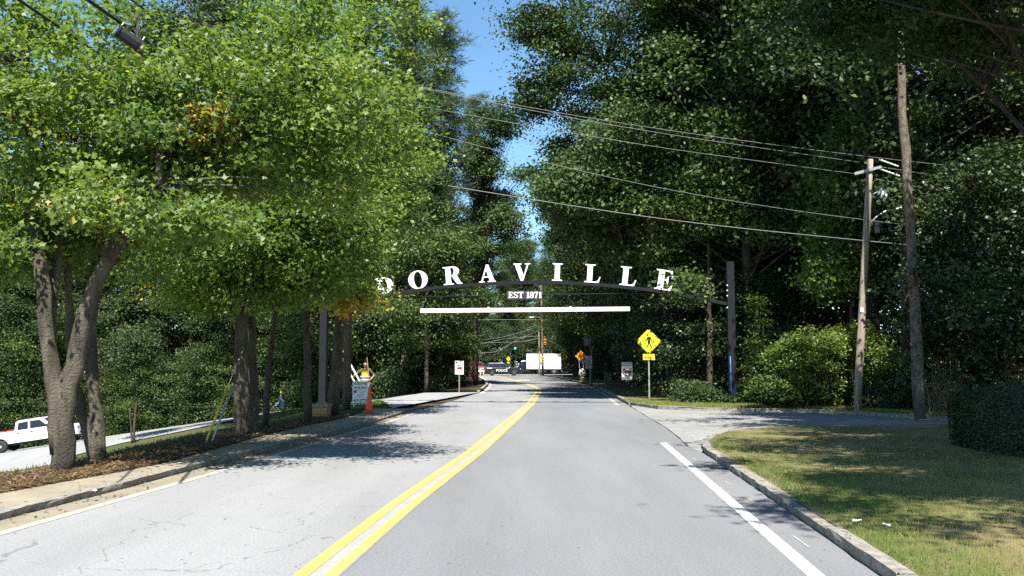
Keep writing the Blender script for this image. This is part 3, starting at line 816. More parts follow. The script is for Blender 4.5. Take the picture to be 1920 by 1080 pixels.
# ------------------------------------------------------------------ trees
def limb_tube(mb, pts, r0, r1, n=7):
    k = len(pts); mb.tube(pts, [r0 + (r1 - r0) * (i / (k - 1)) ** 0.8 for i in range(k)], n)
def wood_variant(name, seed, H, R, z0, K, per, leaf, sig, prof, mat, bark, trunk_r, up=0.8, tuft=False, flat=0.5):
    """one tree of a kind, base at the origin -> (trunk mesh, crown mesh)"""
    rs = np.random.default_rng(seed)
    h = rs.random(K) ** 0.85
    z = z0 + (H - z0) * h
    rr = R * prof(h) * rs.random(K) ** 0.45 * (0.8 + 0.35 * np.sin(rs.random(K) * 9))
    a = rs.random(K) * 2 * PI
    lob = 1 + 0.28 * np.sin(a * 3 + seed + z * 0.5) * np.sin(z * 0.9 + seed)
    cl = np.stack([np.cos(a) * rr * lob, np.sin(a) * rr * lob, z + rs.normal(0, 0.3, K)], 1)
    mb = MB()
    bx, by = rs.normal(0, 0.25, 2)
    tp = [(bx * math.sin(t * 2.1) * t, by * math.sin(t * 1.7) * t, H * 0.94 * t) for t in np.linspace(0, 1, 9)]
    rad = [trunk_r * (1.25 if i == 0 else 1 - 0.9 * (i / 8)) for i in range(9)]
    mb.tube([(tp[0][0], tp[0][1], -0.4)] + tp, [trunk_r * 1.4] + rad, 9)
    for c in cl[:: max(1, K // 70)]:
        zt = max(z0 * 0.55, c[2] - np.hypot(c[0], c[1]) * rs.uniform(0.25, 0.7)); zt = min(zt, H * 0.9)
        t = zt / (H * 0.94); s0 = np.array([bx * math.sin(t * 2.1) * t, by * math.sin(t * 1.7) * t, zt])
        mid = (s0 + c) / 2 + np.array([0, 0, 0.25 * np.linalg.norm(c - s0) * rs.uniform(-0.3, 0.6)])
        limb_tube(mb, bez(s0, mid, c, 5), max(0.02, trunk_r * 0.32 * (1 - 0.8 * t)), 0.012, 5)
    trunk = mb.mesh(name + "_trunk", bark, True)
    if tuft:
        nt_ = K * per; C = np.repeat(cl, per, 0) + RNG.normal(size=(nt_, 3)) * np.array([sig, sig, sig * flat])
        T = unit(C - np.repeat(cl, per, 0) + np.array([0, 0, 0.12])); N = np.cross(T, RNG.normal(size=(nt_, 3)))
        var = np.repeat(RNG.normal(0.5, 0.15, K), per) + RNG.normal(0, 0.15, nt_)
        crown = leaves(name + "_crown", C, N, RNG.uniform(0.8, 1.2, nt_) * leaf, var, mat, NEED * np.array([1.4, 1, 1]), NE_F, T)
    else:
        if isinstance(sig, tuple): sig = rs.uniform(sig[0], sig[1], K)
        C, N, var = cluster_leaves(cl, per, sig, flat * 0.8, up=up)
        crown = leaves(name + "_crown", C, N, RNG.uniform(0.7, 1.25, len(C)) * leaf, var, mat)
    return trunk, crown
p_oval = lambda h: np.sqrt(np.clip(1 - (2 * h - 0.85) ** 2 / 1.5, 0.02, 1))
p_tall = lambda h: np.clip(0.75 + 0.35 * np.sin(h * 7) * 0.5, 0.3, 1) * np.sqrt(np.clip(1.02 - h ** 3, 0.02, 1))
p_pine = lambda h: np.clip(1.05 - 0.75 * h, 0.12, 1) * (0.75 + 0.25 * np.sin(h * 23))
p_bush = lambda h: np.sqrt(np.clip(1 - h ** 2, 0.03, 1))
VAR = {
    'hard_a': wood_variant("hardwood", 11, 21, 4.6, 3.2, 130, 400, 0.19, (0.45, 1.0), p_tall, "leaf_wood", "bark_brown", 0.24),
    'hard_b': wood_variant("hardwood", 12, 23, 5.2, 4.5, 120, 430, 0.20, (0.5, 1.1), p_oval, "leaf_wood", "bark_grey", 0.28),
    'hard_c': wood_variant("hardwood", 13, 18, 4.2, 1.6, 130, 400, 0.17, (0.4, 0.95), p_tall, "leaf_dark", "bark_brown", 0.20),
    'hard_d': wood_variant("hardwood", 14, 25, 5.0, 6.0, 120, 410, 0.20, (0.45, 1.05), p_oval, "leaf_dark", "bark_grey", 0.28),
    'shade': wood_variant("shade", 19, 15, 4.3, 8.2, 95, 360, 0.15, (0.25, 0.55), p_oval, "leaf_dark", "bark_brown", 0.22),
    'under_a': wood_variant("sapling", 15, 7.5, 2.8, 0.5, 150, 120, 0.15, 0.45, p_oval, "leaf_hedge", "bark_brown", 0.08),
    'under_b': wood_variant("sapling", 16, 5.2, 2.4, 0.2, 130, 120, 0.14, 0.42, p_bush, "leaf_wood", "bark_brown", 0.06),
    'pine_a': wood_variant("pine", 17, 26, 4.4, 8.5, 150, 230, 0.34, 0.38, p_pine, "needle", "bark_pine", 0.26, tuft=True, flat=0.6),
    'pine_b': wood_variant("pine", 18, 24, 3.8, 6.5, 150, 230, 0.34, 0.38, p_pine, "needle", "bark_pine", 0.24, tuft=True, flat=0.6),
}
def tree(variant, name, label, cat, x, y, rot=0.0, s=1.0, group=None, sz=None, z=None):
    r = thing(name, label, cat, (x, y, (gz(x, y) if z is None else z) - 0.05), rot, group)
    r.scale = (s, s, sz if sz else s)
    tm, cm = VAR[variant]
    link("trunk", tm, r); link("crown", cm, r)
    return r
ORD = ['first', 'second', 'third', 'fourth', 'fifth', 'sixth', 'seventh', 'eighth', 'ninth', 'tenth', 'eleventh', 'twelfth', 'thirteenth', 'fourteenth', 'fifteenth', 'sixteenth', 'seventeenth', 'eighteenth', 'nineteenth', 'twentieth']
rt = random.Random(5)
LW = ('tall leafy hardwood in the dark wood beyond the side street', 'tree', 'hardwoods of the wood beyond the side street')
RW = ('tall dark hardwood in the dense wood behind the driveway', 'tree', 'hardwoods of the wood behind the driveway')
RR = ('tall leafy hardwood lining the shaded far stretch of road', 'tree', 'hardwoods lining the far road')
BK = ('distant hardwood closing the view behind the junction', 'tree', 'hardwoods behind the junction')
US = ('low leafy understorey tree at the dark edge of the wood', 'tree', 'understorey trees along the wood edges')
hv = ['hard_a', 'hard_b', 'hard_c', 'hard_d']
def edge_y(x):
    """far edge of the side street in plan"""
    o = np.argsort(SF[:, 0]); return float(np.interp(x, SF[o, 0], SF[o, 1]))
# wood beyond the side street
nrow = {}
for row, (dy, step) in enumerate(((4.5, 4.2), (10, 5.0), (16, 6.0))):
    x = -50.0
    while x < -6.5 - row:
        xx = x + rt.uniform(-1, 1)
        nrow[row] = nrow.get(row, -1) + 1
        lab = f'front-row hardwood beyond the side street, {ORD[nrow[row]]} from the picture edge' if row == 0 else LW[0]
        tree(rt.choice(['hard_a', 'hard_c', 'hard_c', 'hard_b']) if row == 0 else rt.choice(hv), "hardwood_tree", lab, LW[1], xx, edge_y(xx) + dy + rt.uniform(-1.2, 1.2), rt.uniform(0, 6.3), rt.uniform(0.85, 1.1), LW[2])
        x += step
x = -46.0
while x < -6:
    xx = x + rt.uniform(-.6, .6)
    tree(rt.choice(['under_a', 'under_b']), "understorey_tree", 'understorey tree at the foot of the wood beyond the side street', US[1], xx, edge_y(xx) + 1.9 + rt.uniform(-.3, 0.8), rt.uniform(0, 6.3), rt.uniform(0.75, 1.05), 'understorey trees at the foot of the wood beyond the side street')
    x += 2.9
# left of the far road
for y in np.arange(54, 128, 6.5):
    for k, dx in enumerate((4.2, 9.5)):
        xx = float(X_KL(y)) - dx + rt.uniform(-.8, .8); v = rt.choice(['hard_a', 'hard_c'] if k == 0 else hv)
        nrow['fl', k] = nrow.get(('fl', k), -1) + 1
        lab = f"hardwood on the left verge of the far road, {ORD[nrow['fl', k]]} from the apron" if k == 0 else 'tall hardwood standing behind the verge trees of the far road'
        tree(v, "hardwood_tree", lab, RR[1], xx, y + rt.uniform(-1, 1), rt.uniform(0, 6.3), rt.uniform(0.8, 1.0) * (0.85 if k == 0 else 1.0), RR[2])
    if y < 110: tree(rt.choice(['under_a', 'under_b']), "understorey_tree", 'understorey tree on the left verge of the far road', US[1], float(X_KL(y)) - 3.4 + rt.uniform(-.4, .4), y + 2.5, rt.uniform(0, 6.3), rt.uniform(0.6, 0.85), 'understorey trees on the left verge of the far road')
# right wood behind the driveway
for row, (dy, step) in enumerate(((8.2, 4.2), (12.0, 4.6), (17, 5.5), (23, 6.5))):
    x = 9.5 + row * 0.3
    while x < 34 + row * 5:
        xx = x + rt.uniform(-.9, .9)
        yb = float(np.interp(xx, pfa[:, 0], pfa[:, 1])) + dy + rt.uniform(-1, 1) + (1.8 if xx < 13 else 0.5)
        nrow['r', row] = nrow.get(('r', row), -1) + 1
        lab = f"front-row hardwood behind the driveway, {ORD[nrow['r', row]]} trunk from the arch post" if row == 0 else RW[0]
        tree(rt.choice(['hard_c', 'hard_d', 'hard_b', 'hard_a']), "hardwood_tree", lab, RW[1], xx, yb, rt.uniform(0, 6.3), rt.uniform(0.88, 1.12), RW[2])
        x += step
# right of the far road
for y in np.arange(44, 124, 6.2):
    for k, dx in enumerate((4.0, 9.5)):
        xx = float(X_KR(y)) + dx + rt.uniform(-.8, .8)
        nrow['fr', k] = nrow.get(('fr', k), -1) + 1
        lab = f"hardwood on the right verge of the far road, {ORD[nrow['fr', k]]} from the arch" if k == 0 else 'tall hardwood standing behind the verge trees of the far road'
        tree(rt.choice(hv if k else ['hard_b', 'hard_d', 'hard_a']), "hardwood_tree", lab, RR[1], xx, y + rt.uniform(-1, 1), rt.uniform(0, 6.3), rt.uniform(0.85, 1.05), RR[2])
    tree(rt.choice(['under_a', 'under_b']), "understorey_tree", 'understorey tree on the right verge of the far road', US[1], float(X_KR(y)) + 4.6 + rt.uniform(-.4, .4), y + 3, rt.uniform(0, 6.3), rt.uniform(0.65, 0.9), 'understorey trees on the right verge of the far road')
for (x, y, s_) in ((7.4, 38.2, 0.8), (9.6, 37.4, 0.75), (7.0, 42.5, 0.85), (8.6, 46.0, 0.8), (11.2, 35.8, 0.7)):
    tree('under_a', "understorey_tree", 'understorey tree behind the pedestrian crossing diamond', US[1], x, y, rt.uniform(0, 6.3), s_, 'understorey trees behind the pedestrian crossing diamond')
for x in np.arange(9, 30, 2.4):
    yb = float(np.interp(x, pfa[:, 0], pfa[:, 1])) + 3.6
    if not 8.9 < x < 12.5:
        tree('under_a' if x > 12.5 else rt.choice(['under_a', 'under_b']), "understorey_tree", 'understorey tree along the far kerb of the driveway', US[1], x, yb + rt.uniform(-.3, .5), rt.uniform(0, 6.3), rt.uniform(0.85, 1.0) if x > 12.5 else rt.uniform(0.6, 0.8), 'understorey trees along the far kerb of the driveway')
# behind the junction
for y, st in ((150, 6.5), (158, 7.5), (170, 8)):
    for x in np.arange(-46, 46, st):
        tree('hard_c' if y == 150 else rt.choice(hv), "hardwood_tree", BK[0], BK[1], x + rt.uniform(-1.5, 1.5), y + rt.uniform(-2, 2), rt.uniform(0, 6.3), rt.uniform(0.9, 1.08) if abs(x) < 15 else rt.uniform(0.65, 0.85), BK[2])
for x in np.arange(-24, 26, 2.6):
    tree('under_a', "understorey_tree", 'understorey tree closing the view behind the junction', US[1], x + rt.uniform(-.5, .5), 146 + rt.uniform(-1, 1), rt.uniform(0, 6.3), rt.uniform(0.8, 1.1), 'understorey trees closing the view behind the junction')
# pines that stand out
p = PY(822, 690, 57); tree('pine_a', "pine_tree", 'tall pine leaning over the road above the left letters of the arch', 'pine tree', p[0], 57, 1.0, 0.96)
p = PY(915, 690, 70); tree('pine_b', "pine_tree", 'second slender pine on the far left roadside behind the tallest pine', 'pine tree', p[0] - 1.0, 70, 2.6, 0.95)
p = PY(760, 690, 50); tree('pine_b', "pine_tree", 'pine nearest the apron whose trunk rises behind the left letter O', 'pine tree', p[0] - 0.4, 53, 0.3, 0.98)
p = PY(990, 690, 165); tree('pine_a', "pine_tree", 'distant round-topped pine filling the sky gap above the arch', 'pine tree', p[0] - 0.5, 160, 0.4, 1.25, sz=0.97)
p = PY(1030, 690, 150); tree('pine_b', "pine_tree", 'distant pine right of the round-topped one behind the letter I', 'pine tree', p[0], 152, 1.4, 1.2, sz=0.93)
p = PY(1035, 690, 150); tree('hard_a', "roadside_tree", 'bright green tree hanging over the white box truck', 'tree', p[0] + 2.2, 128, 0.4, 0.55)
p = PG(888, 704); tree('under_b', "roadside_tree", 'small sunlit yellow-green tree behind the red pickup', 'tree', -6.8, 136, 0.4, 0.95)
# shade trees on the right lawn, their trunks beside and behind the road vehicle
SHD = ('tall shade tree of the right lawn that dapples the grass', 'tree', 'shade trees of the right lawn')
for (x, y, s, v) in ((7.8, 5.4, 1.0, 'shade'), (8.6, 9.6, 0.98, 'shade'), (9.0, 13.8, 1.02, 'shade'), (13.4, 7.0, 1.05, 'shade'), (15.6, 11.8, 0.98, 'shade'), (6.4, 3.4, 0.92, 'shade'), (10.0, 16.2, 0.95, 'shade')):
    tree(v, "shade_tree", SHD[0], SHD[1], x, y, rt.uniform(0, 6), s, SHD[2], z=0.1)

# --- hero trees of the left verge
def grow(base, limbs, blobs, K, per, leaf, sig, bark, leafm, tmpl, tf, name, label, special=(), twig=0.011, flat=0.42, seed=1, rnd=0.65, dark=0.42):
    """limbs: list of (points, r0, r1) in place coordinates; blobs: (centre, radii, weight)"""
    rs = np.random.default_rng(seed)
    root = thing(name, label, "tree", base)
    b = np.array(base)
    mb = MB(); samp = []
    for pts, r0, r1 in limbs:
        P = resample(np.array(pts), max(6, 2 * len(pts) + 2))
        for _ in range(2): P[1:-1] = (P[:-2] + 2 * P[1:-1] + P[2:]) / 4
        P[1:-1] += rs.normal(0, 0.012, (len(P) - 2, 3)) * np.array([1, 1, 0.3])
        n = len(P)
        mb.tube([tuple(q - b) for q in P], [(r0 + (r1 - r0) * (i / (n - 1)) ** 0.85) * (1 + rs.normal(0, 0.05)) for i in range(n)], 12)
        samp += [(q, r0 + (r1 - r0) * i / (n - 1)) for i, q in enumerate(P)]
    S = np.array([q for q, _ in samp])
    w = np.array([x[2] for x in blobs], float); w /= w.sum()
    cl = []
    for bi in rs.choice(len(blobs), K, p=w):
        c, rad, _ = blobs[bi]
        d = rs.normal(size=3); d /= np.linalg.norm(d)
        cl.append(np.array(c) + d * np.array(rad) * rs.random() ** 0.4)
    cl = np.array(cl)
    for c in cl[:: max(1, K // 130)]:
        dd = np.linalg.norm((S - c) * np.array([1, 1, 1.0]) + np.array([0, 0, 0.0]), axis=1) + 0.6 * np.maximum(0, S[:, 2] - c[2])
        i = int(np.argmin(dd)); s0 = S[i]
        mid = (s0 + c) / 2 + np.array([0, 0, 0.12 * np.linalg.norm(c - s0)]) + rs.normal(0, 0.12, 3)
        q = bez(s0 - b, mid - b, c - b, 6)
        limb_tube(mb, q, min(samp[i][1] * 0.5, 0.012 + 0.016 * np.linalg.norm(c - s0)), twig * 0.5, 5)
    mb.build("trunk", bark, root, True)
    cv = rs.normal(dark, 0.12, K)
    for (ctr, rad, v) in special:
        m = np.linalg.norm((cl - np.array(ctr)) / np.array(rad), axis=1) < 1; cv[m] = v
    C, N, var = cluster_leaves(cl, per, sig * rs.uniform(0.6, 1.4, K), flat, up=0.62, rnd=rnd, outw=0.3, base_var=cv, vspread=0.10)
    o = link("crown", leaves("crown", C - b, N, RNG.uniform(0.65, 1.25, len(C)) * leaf, var, leafm, tmpl, tf), root)
    return root
def pxl(Y, pts, dy=()):
    out = []
    for i, (a, c) in enumerate(pts):
        out.append(PY(a, c, Y + (dy[i] if i < len(dy) else 0)))
    return out
b1 = PG(113, 884); Yb = float(b1[1])
T1 = [(pxl(Yb, [(117, 894), (117, 850), (118, 800), (121, 755), (135, 706), (149, 640), (166, 560), (200, 480), (245, 425), (300, 350), (370, 262), (450, 200), (540, 170)], (0, 0, 0, 0, 0, 0, 0, 0, 0.1, 0.2, .4, .7, 1.0)), 0.165, 0.022),
      (pxl(Yb, [(113, 850), (109, 800), (104, 750), (96, 690), (90, 640), (83, 560), (72, 470), (58, 400), (60, 250), (40, 60), (30, -60)], (0, 0, 0, 0, 0, 0, .1, .2, .4, .6, .8)), 0.125, 0.045),
      (pxl(Yb, [(200, 480), (260, 400), (345, 320), (440, 250), (560, 235)], (-.2, 0.1, .4, .8, 1.2)), 0.08, 0.02),
      (pxl(Yb, [(91, 650), (98, 560), (110, 440), (150, 300), (160, 120)], (0, .3, .6, 1.0, 1.4)), 0.09, 0.03),
      (pxl(Yb, [(300, 350), (300, 230), (260, 120), (250, -40)], (-.4, 0, .4, .6)), 0.05, 0.02)]
grow(b1, T1,
     [(PY(50, 250, Yb + .9), (2.2, 2.0, 1.8), 1.5), (PY(230, 270, Yb + .5), (1.6, 1.6, 1.3), 1.5), (PY(430, 230, Yb + .3), (1.7, 1.4, 1.2), 1.6), (PY(620, 250, Yb + .3), (1.35, 1.4, 1.1), 1.1), (PY(60, 60, Yb + .8), (2.0, 2.2, 1.5), 1.1), (PY(560, 60, Yb + 1.2), (1.6, 1.6, 1.3), 1.0), (PY(370, 420, Yb - .6), (0.5, 0.6, 0.22), 0.22), (PY(250, 395, Yb - .8), (0.8, 0.7, 0.35), 0.35), (PY(30, 430, Yb + .3), (0.8, 1.0, 0.7), 0.4)],
     240, 270, 0.088, 0.27, "bark_grey", "leaf_near", LOBE, LO_F, "maple_tree",
     'broad maple with forked grey trunk on the straw bed, nearest the camera',
     special=[(PY(372, 205, Yb - 0.6), (0.26, 1.2, 0.26), 0.945), (PY(30, 365, Yb - 0.5), (0.3, 1.0, 0.12), 0.76)], seed=21, dark=0.50)
b2 = PG(182, 866); Y2 = float(b2[1])
grow(b2, [(pxl(Y2, [(186, 872), (172, 835), (160, 800), (148, 765), (141, 735), (132, 640), (125, 480)]), 0.085, 0.05),
          (pxl(Y2, [(186, 872), (186, 810), (184, 765), (172, 720), (167, 650), (176, 540), (190, 400), (230, 260)], (0, 0, .1, .1, .2, .4, .6, .9)), 0.105, 0.045)],
     [(PY(180, 330, Y2 + .8), (2.2, 2.0, 1.6), 1.0), (PY(120, 420, Y2 + .4), (1.3, 1.4, 0.9), 0.6)],
     120, 200, 0.066, 0.32, "bark_grey", "leaf_near", LOBE, LO_F, "maple_tree", 'smaller maple with two knotty mottled stems beside the forked maple', seed=22, dark=0.36)
b3 = PG(455, 818); Y3 = float(b3[1])
grow(b3, [(pxl(Y3, [(454, 824), (453, 760), (451, 680), (455, 600), (457, 560)]), 0.165, 0.125),
          (pxl(Y3, [(456, 575), (436, 530), (425, 450), (400, 330), (380, 220)], (0, 0, -.2, -.5, -.8)), 0.11, 0.03),
          (pxl(Y3, [(457, 575), (480, 530), (520, 450), (560, 360), (620, 280)], (0, 0, -.2, -.5, -.8)), 0.12, 0.03),
          (pxl(Y3, [(472, 824), (476, 740), (474, 650), (466, 570)], (.5, .5, .5, .4)), 0.12, 0.07)],
     [(PY(500, 380, Y3 - .4), (2.3, 2.3, 1.7), 2.2), (PY(420, 520, Y3), (1.7, 1.6, 0.8), 1.0), (PY(600, 470, Y3 - .5), (1.2, 1.4, 0.9), 0.9), (PY(560, 200, Y3), (1.8, 1.8, 1.6), 1.0)],
     200, 240, 0.105, 0.30, "bark_grey", "leaf_near", RHOMB, RH_F, "maple_tree", 'grey-barked maple with double trunk behind the leaning yellow guy guard', seed=23, dark=0.46)
b4 = PG(497, 803); Y4 = float(b4[1])
grow(b4, [(pxl(Y4, [(496, 806), (500, 740), (506, 680), (512, 610), (530, 520), (560, 420)]), 0.085, 0.03)],
     [(PY(540, 470, Y4), (1.3, 1.3, 1.2), 1)], 70, 180, 0.085, 0.30, "bark_brown", "leaf_near", RHOMB, RH_F, "young_tree", 'slim young dark-stemmed tree between the double maple and the walking worker', seed=24, dark=0.55)
b5 = PG(577, 793); Y5 = float(b5[1])
grow(b5, [(pxl(Y5, [(577, 798), (577, 740), (575, 680), (573, 600), (565, 500), (550, 380)]), 0.115, 0.04)],
     [(PY(560, 440, Y5), (1.8, 1.7, 1.5), 1)], 100, 190, 0.085, 0.30, "bark_brown", "leaf_near", RHOMB, RH_F, "young_tree", 'dark slender tree at the left end of the wooden box', seed=25, dark=0.5)
b6 = PG(627, 781); Y6 = float(b6[1])
grow(b6, [(pxl(Y6, [(626, 786), (628, 740), (631, 680), (636, 610), (640, 540), (648, 420), (655, 280), (660, 120), (665, -20)], (0, 0, 0, 0, 0, .2, .3, .4, .5)), 0.165, 0.05),
          (pxl(Y6, [(638, 560), (670, 480), (715, 400), (770, 330)], (0, -.3, -.6, -.9)), 0.08, 0.02),
          (pxl(Y6, [(645, 460), (690, 330), (740, 200), (780, 80)], (0, -.3, -.4, -.5)), 0.08, 0.02),
          (pxl(Y6, [(640, 520), (590, 400), (560, 250)], (0, 0, 0)), 0.07, 0.02)],
     [(PY(690, 300, Y6 - .3), (1.7, 1.8, 2.2), 2.2), (PY(620, 480, Y6), (1.3, 1.4, 1.0), 1.0), (PY(700, 60, Y6 - .2), (1.6, 1.8, 2.0), 1.2), (PY(655, 560, Y6 - .4), (0.5, 0.8, 0.4), 0.3), (PY(600, 160, Y6), (1.6, 1.6, 2.0), 1.0)],
     210, 240, 0.115, 0.31, "bark_brown", "leaf_near", RHOMB, RH_F, "maple_tree", 'straight brown maple with a patch of orange leaves beside the lease sign',
     special=[(PY(662, 582, Y6 - .3), (0.55, 1.5, 0.28), 0.94), (PY(715, 528, Y6 - .4), (0.4, 1.5, 0.3), 0.86)], seed=26, dark=0.50)
bs = PG(248, 832); Ys = float(bs[1])
grow(bs, [(pxl(Ys, [(247, 834), (246, 800), (244, 765)]), 0.06, 0.035), (pxl(Ys, [(252, 834), (251, 800), (256, 750), (262, 690)], (.1, .1, .1, .2)), 0.075, 0.03)],
     [(PY(255, 655, Ys), (1.6, 1.4, 1.3), 1)], 60, 110, 0.14, 0.36, "bark_brown", "leaf_dark", RHOMB, RH_F, "young_tree", 'small twin-stemmed sapling beside the side street behind the knotty maple', seed=27)
# pine trunk on the right, bare to above the wires
bp = P0(1724, 782, 0.09); Yp = float(bp[1])
grow(bp, [(pxl(Yp, [(1725, 786), (1722, 700), (1715, 560), (1706, 420), (1696, 280), (1690, 140), (1688, 40), (1686, -300), (1686, -520)]), 0.155, 0.06)],
     [(PY(1690, -520, Yp), (2.8, 2.6, 1.6), 1.4), (PY(1700, -330, Yp), (2.0, 1.8, 0.8), 0.4)], 110, 130, 0.15, 0.45, "bark_pine", "leaf_dark", RHOMB, RH_F, "pine_tree", 'tall bare pine trunk standing just right of the leaning utility pole', seed=28, twig=0.02)
# overhanging hardwood that narrows the sky gap on the right
def mid_tree(px, py, Y, blobs, K, per, leaf, sig, label, seed, bark="bark_brown", lm="leaf_wood", dark=0.42, r=0.22):
    x = PY(px, 690, Y)[0]; base = (x, Y, gz(x, Y))
    tip = np.array(blobs[0][0])
    pts = [np.array(base), np.array(base) + (tip - np.array(base)) * np.array([0.12, 0.1, 0.35]), np.array(base) + (tip - np.array(base)) * np.array([0.5, 0.5, 0.7]), tip]
    return grow(base, [(pts, r, 0.05)], blobs, K, per, leaf, sig, bark, lm, RHOMB, RH_F, "hardwood_tree", label, seed=seed, twig=0.02, dark=dark)
mid_tree(1260, 690, 41, [(PY(1130, 120, 41), (3.4, 3.5, 4.2), 2.5), (PY(1030, 30, 41), (2.1, 2.2, 2.0), 1.0), (PY(1015, 165, 42), (1.4, 2.0, 1.3), 0.6), (PY(985, 200, 43), (0.8, 1.0, 0.7), 0.2), (PY(1150, 330, 43), (2.6, 2.5, 2.2), 1.2), (PY(1125, 400, 40), (2.0, 2.2, 1.0), 1.2), (PY(1100, 330, 37.5), (2.0, 1.8, 1.0), 1.2), (PY(1180, 250, 35), (2.0, 1.6, 1.2), 0.9), (PY(1065, 410, 52), (1.4, 1.5, 2.2), 0.7), (PY(1060, 300, 46), (0.9, 1.2, 1.6), 0.5), (PY(1250, -60, 41), (3, 3, 2.5), 1.0)], 420, 150, 0.17, 0.50, 'great overhanging hardwood whose leaves meet the sky gap right of the pines', 31)
mid_tree(1225, 690, 52, [((3.9, 35.8, 8.6), (2.3, 1.4, 0.9), 1.0), ((3.6, 39.5, 9.0), (2.4, 2.0, 0.9), 1.3), ((4.6, 49, 11.2), (2.6, 2.6, 1.3), 1.2), ((5.0, 56, 11.5), (2.4, 2.6, 1.5), 1.0), ((4.3, 43.5, 9.8), (2.0, 2.0, 1.1), 1.0), ((4.6, 62, 12), (2.4, 2.4, 1.5), 1.0), ((7.0, 52, 15), (3, 3, 3), 1.0)], 330, 260, 0.18, 0.5, 'wide hardwood whose limbs shade the right lane past the arch', 36)
mid_tree(1330, 690, 36, [(PY(1330, 400, 36), (1.9, 1.6, 1.0), 1.0), (PY(1290, 535, 33.3), (0.45, 0.4, 0.45), 0.25), (PY(1420, 250, 37), (2.2, 2, 2.2), 1.0)], 120, 130, 0.16, 0.42, 'slender tree leaning out behind the last letter of the arch', 32, dark=0.5, r=0.14)
mid_tree(1600, 690, 31, [(PY(1590, 420, 31), (1.4, 1.4, 2.8), 1.4), (PY(1560, 520, 31), (1.0, 1, 0.9), 0.6), (PY(1760, 400, 31), (1.6, 1.4, 1.4), 0.9), (PY(1850, 300, 32), (2, 1.6, 3.2), 1.0), (PY(1640, 250, 32), (1.2, 1.4, 1.6), 0.6)], 180, 120, 0.17, 0.4, 'vine-hung bright green tree close behind the leaning utility pole', 33, dark=0.40, r=0.12, lm='leaf_near')
mid_tree(466, 690, 41, [(PY(430, 50, 41), (3.6, 3, 3.2), 1.5), (PY(300, 90, 42), (2.6, 2.4, 2.2), 1.0), (PY(420, 230, 42), (3.0, 2.4, 2.0), .8)], 170, 150, 0.17, 0.5, 'tall dark hardwood filling the gap behind the maple crowns', 37, r=0.26, lm='leaf_dark', dark=0.45)
mid_tree(2180, 690, 19, [(PY(1700, 25, 20.5), (2.4, 1.2, 0.75), 1.3), (PY(1850, 60, 20.5), (1.5, 1.2, 1.1), 1.0), (PY(1570, -50, 20.5), (1.8, 1.2, 0.8), .7)], 130, 150, 0.12, 0.34, 'dark tree reaching in from the right over the bare pine trunk', 38, r=0.06, lm='leaf_dark', dark=0.35)
mid_tree(800, 690, 47, [(PY(800, 480, 47), (2.6, 2.0, 1.7), 1.4), (PY(880, 560, 48), (1.3, 1.2, 0.8), 0.5), (PY(760, 580, 46), (1.6, 1.4, 0.8), 0.6)], 150, 130, 0.16, 0.45, 'low spreading tree behind the letters O and R over the apron', 34, dark=0.5, r=0.12)
mid_tree(890, 690, 66, [(PY(890, 450, 66), (2.6, 2.2, 2.2), 1), (PY(930, 380, 66), (1.6, 1.6, 1.2), .5), (PY(935, 225, 64), (1.7, 1.5, 1.5), .7), (PY(985, 325, 62), (0.9, .8, .5), .18), (PY(900, 300, 64), (1.6, 1.6, 1.6), .6), (PY(950, 420, 62), (1.2, 1.2, 1.6), .45)], 230, 130, 0.19, 0.5, 'dark leafy tree below the pines at the left edge of the sky gap', 35, dark=0.38, r=0.14)

# --- shrubs
def shrub(name, label, base, blobs, K, per, leaf, sig, lm, cat="shrub", seed=1, dark=0.5, up=0.9, stems=True, flat=0.45):
    rs = np.random.default_rng(seed)
    root = thing(name, label, cat, base); b = np.array(base)
    w = np.array([x[2] for x in blobs], float); w /= w.sum(); cl = []
    for bi in rs.choice(len(blobs), K, p=w):
        c, rad, _ = blobs[bi]; d = rs.normal(size=3); d /= np.linalg.norm(d); cl.append(np.array(c) + d * np.array(rad) * rs.random() ** 0.4)
    cl = np.array(cl); cl[:, 2] = np.maximum(cl[:, 2], b[2] + 0.12)
    mb = MB()
    for c in cl[:: max(1, K // 45)]:
        s0 = b + np.array([(c[0] - b[0]) * 0.55 + rs.normal(0, 0.15), rs.normal(0, 0.12) + (c[1] - b[1]) * 0.4, -0.05]); mid = (s0 + c) / 2 + np.array([0, 0, 0.3])
        limb_tube(mb, bez(s0 - b, mid - b, c - b, 6), 0.022, 0.006, 5)
    mb.build("stems", "dry_twig", root, True)
    C, N, var = cluster_leaves(cl, per, sig, flat, up=up, rnd=0.55, base_var=rs.normal(dark, 0.14, K), vspread=0.13)
    link("foliage", leaves("foliage", C - b, N, RNG.uniform(0.7, 1.25, len(C)) * leaf, var, lm), root)
    return root
Yb_ = 28.6
shrub("flowering_bush", 'large yellow-green arching bush behind the leaning utility pole', P0(1575, 765, 0.08), [(PY(1510, 665, Yb_ - .3), (1.25, .9, .8), 1.8), (PY(1600, 640, Yb_ + .3), (1.1, .8, .6), 1.2), (PY(1660, 685, Yb_ - .3), (0.9, .7, .6), 1.0), (PY(1560, 720, Yb_), (1.6, .6, .4), .4)], 190, 110, 0.10, 0.20, "leaf_bush", seed=41, dark=0.52)
shrub("vine_thicket", 'leafy vine thicket climbing just right of the dark arch post', P0(1428, 757, 0.08), [(PY(1424, 690, 31.5), (0.40, .4, 1.1), 1.4), (PY(1450, 730, 31), (0.5, .5, .5), 0.8), (PY(1420, 590, 32), (0.25, .4, .9), .6)], 80, 90, 0.11, 0.19, "leaf_wood", seed=42, dark=0.6)
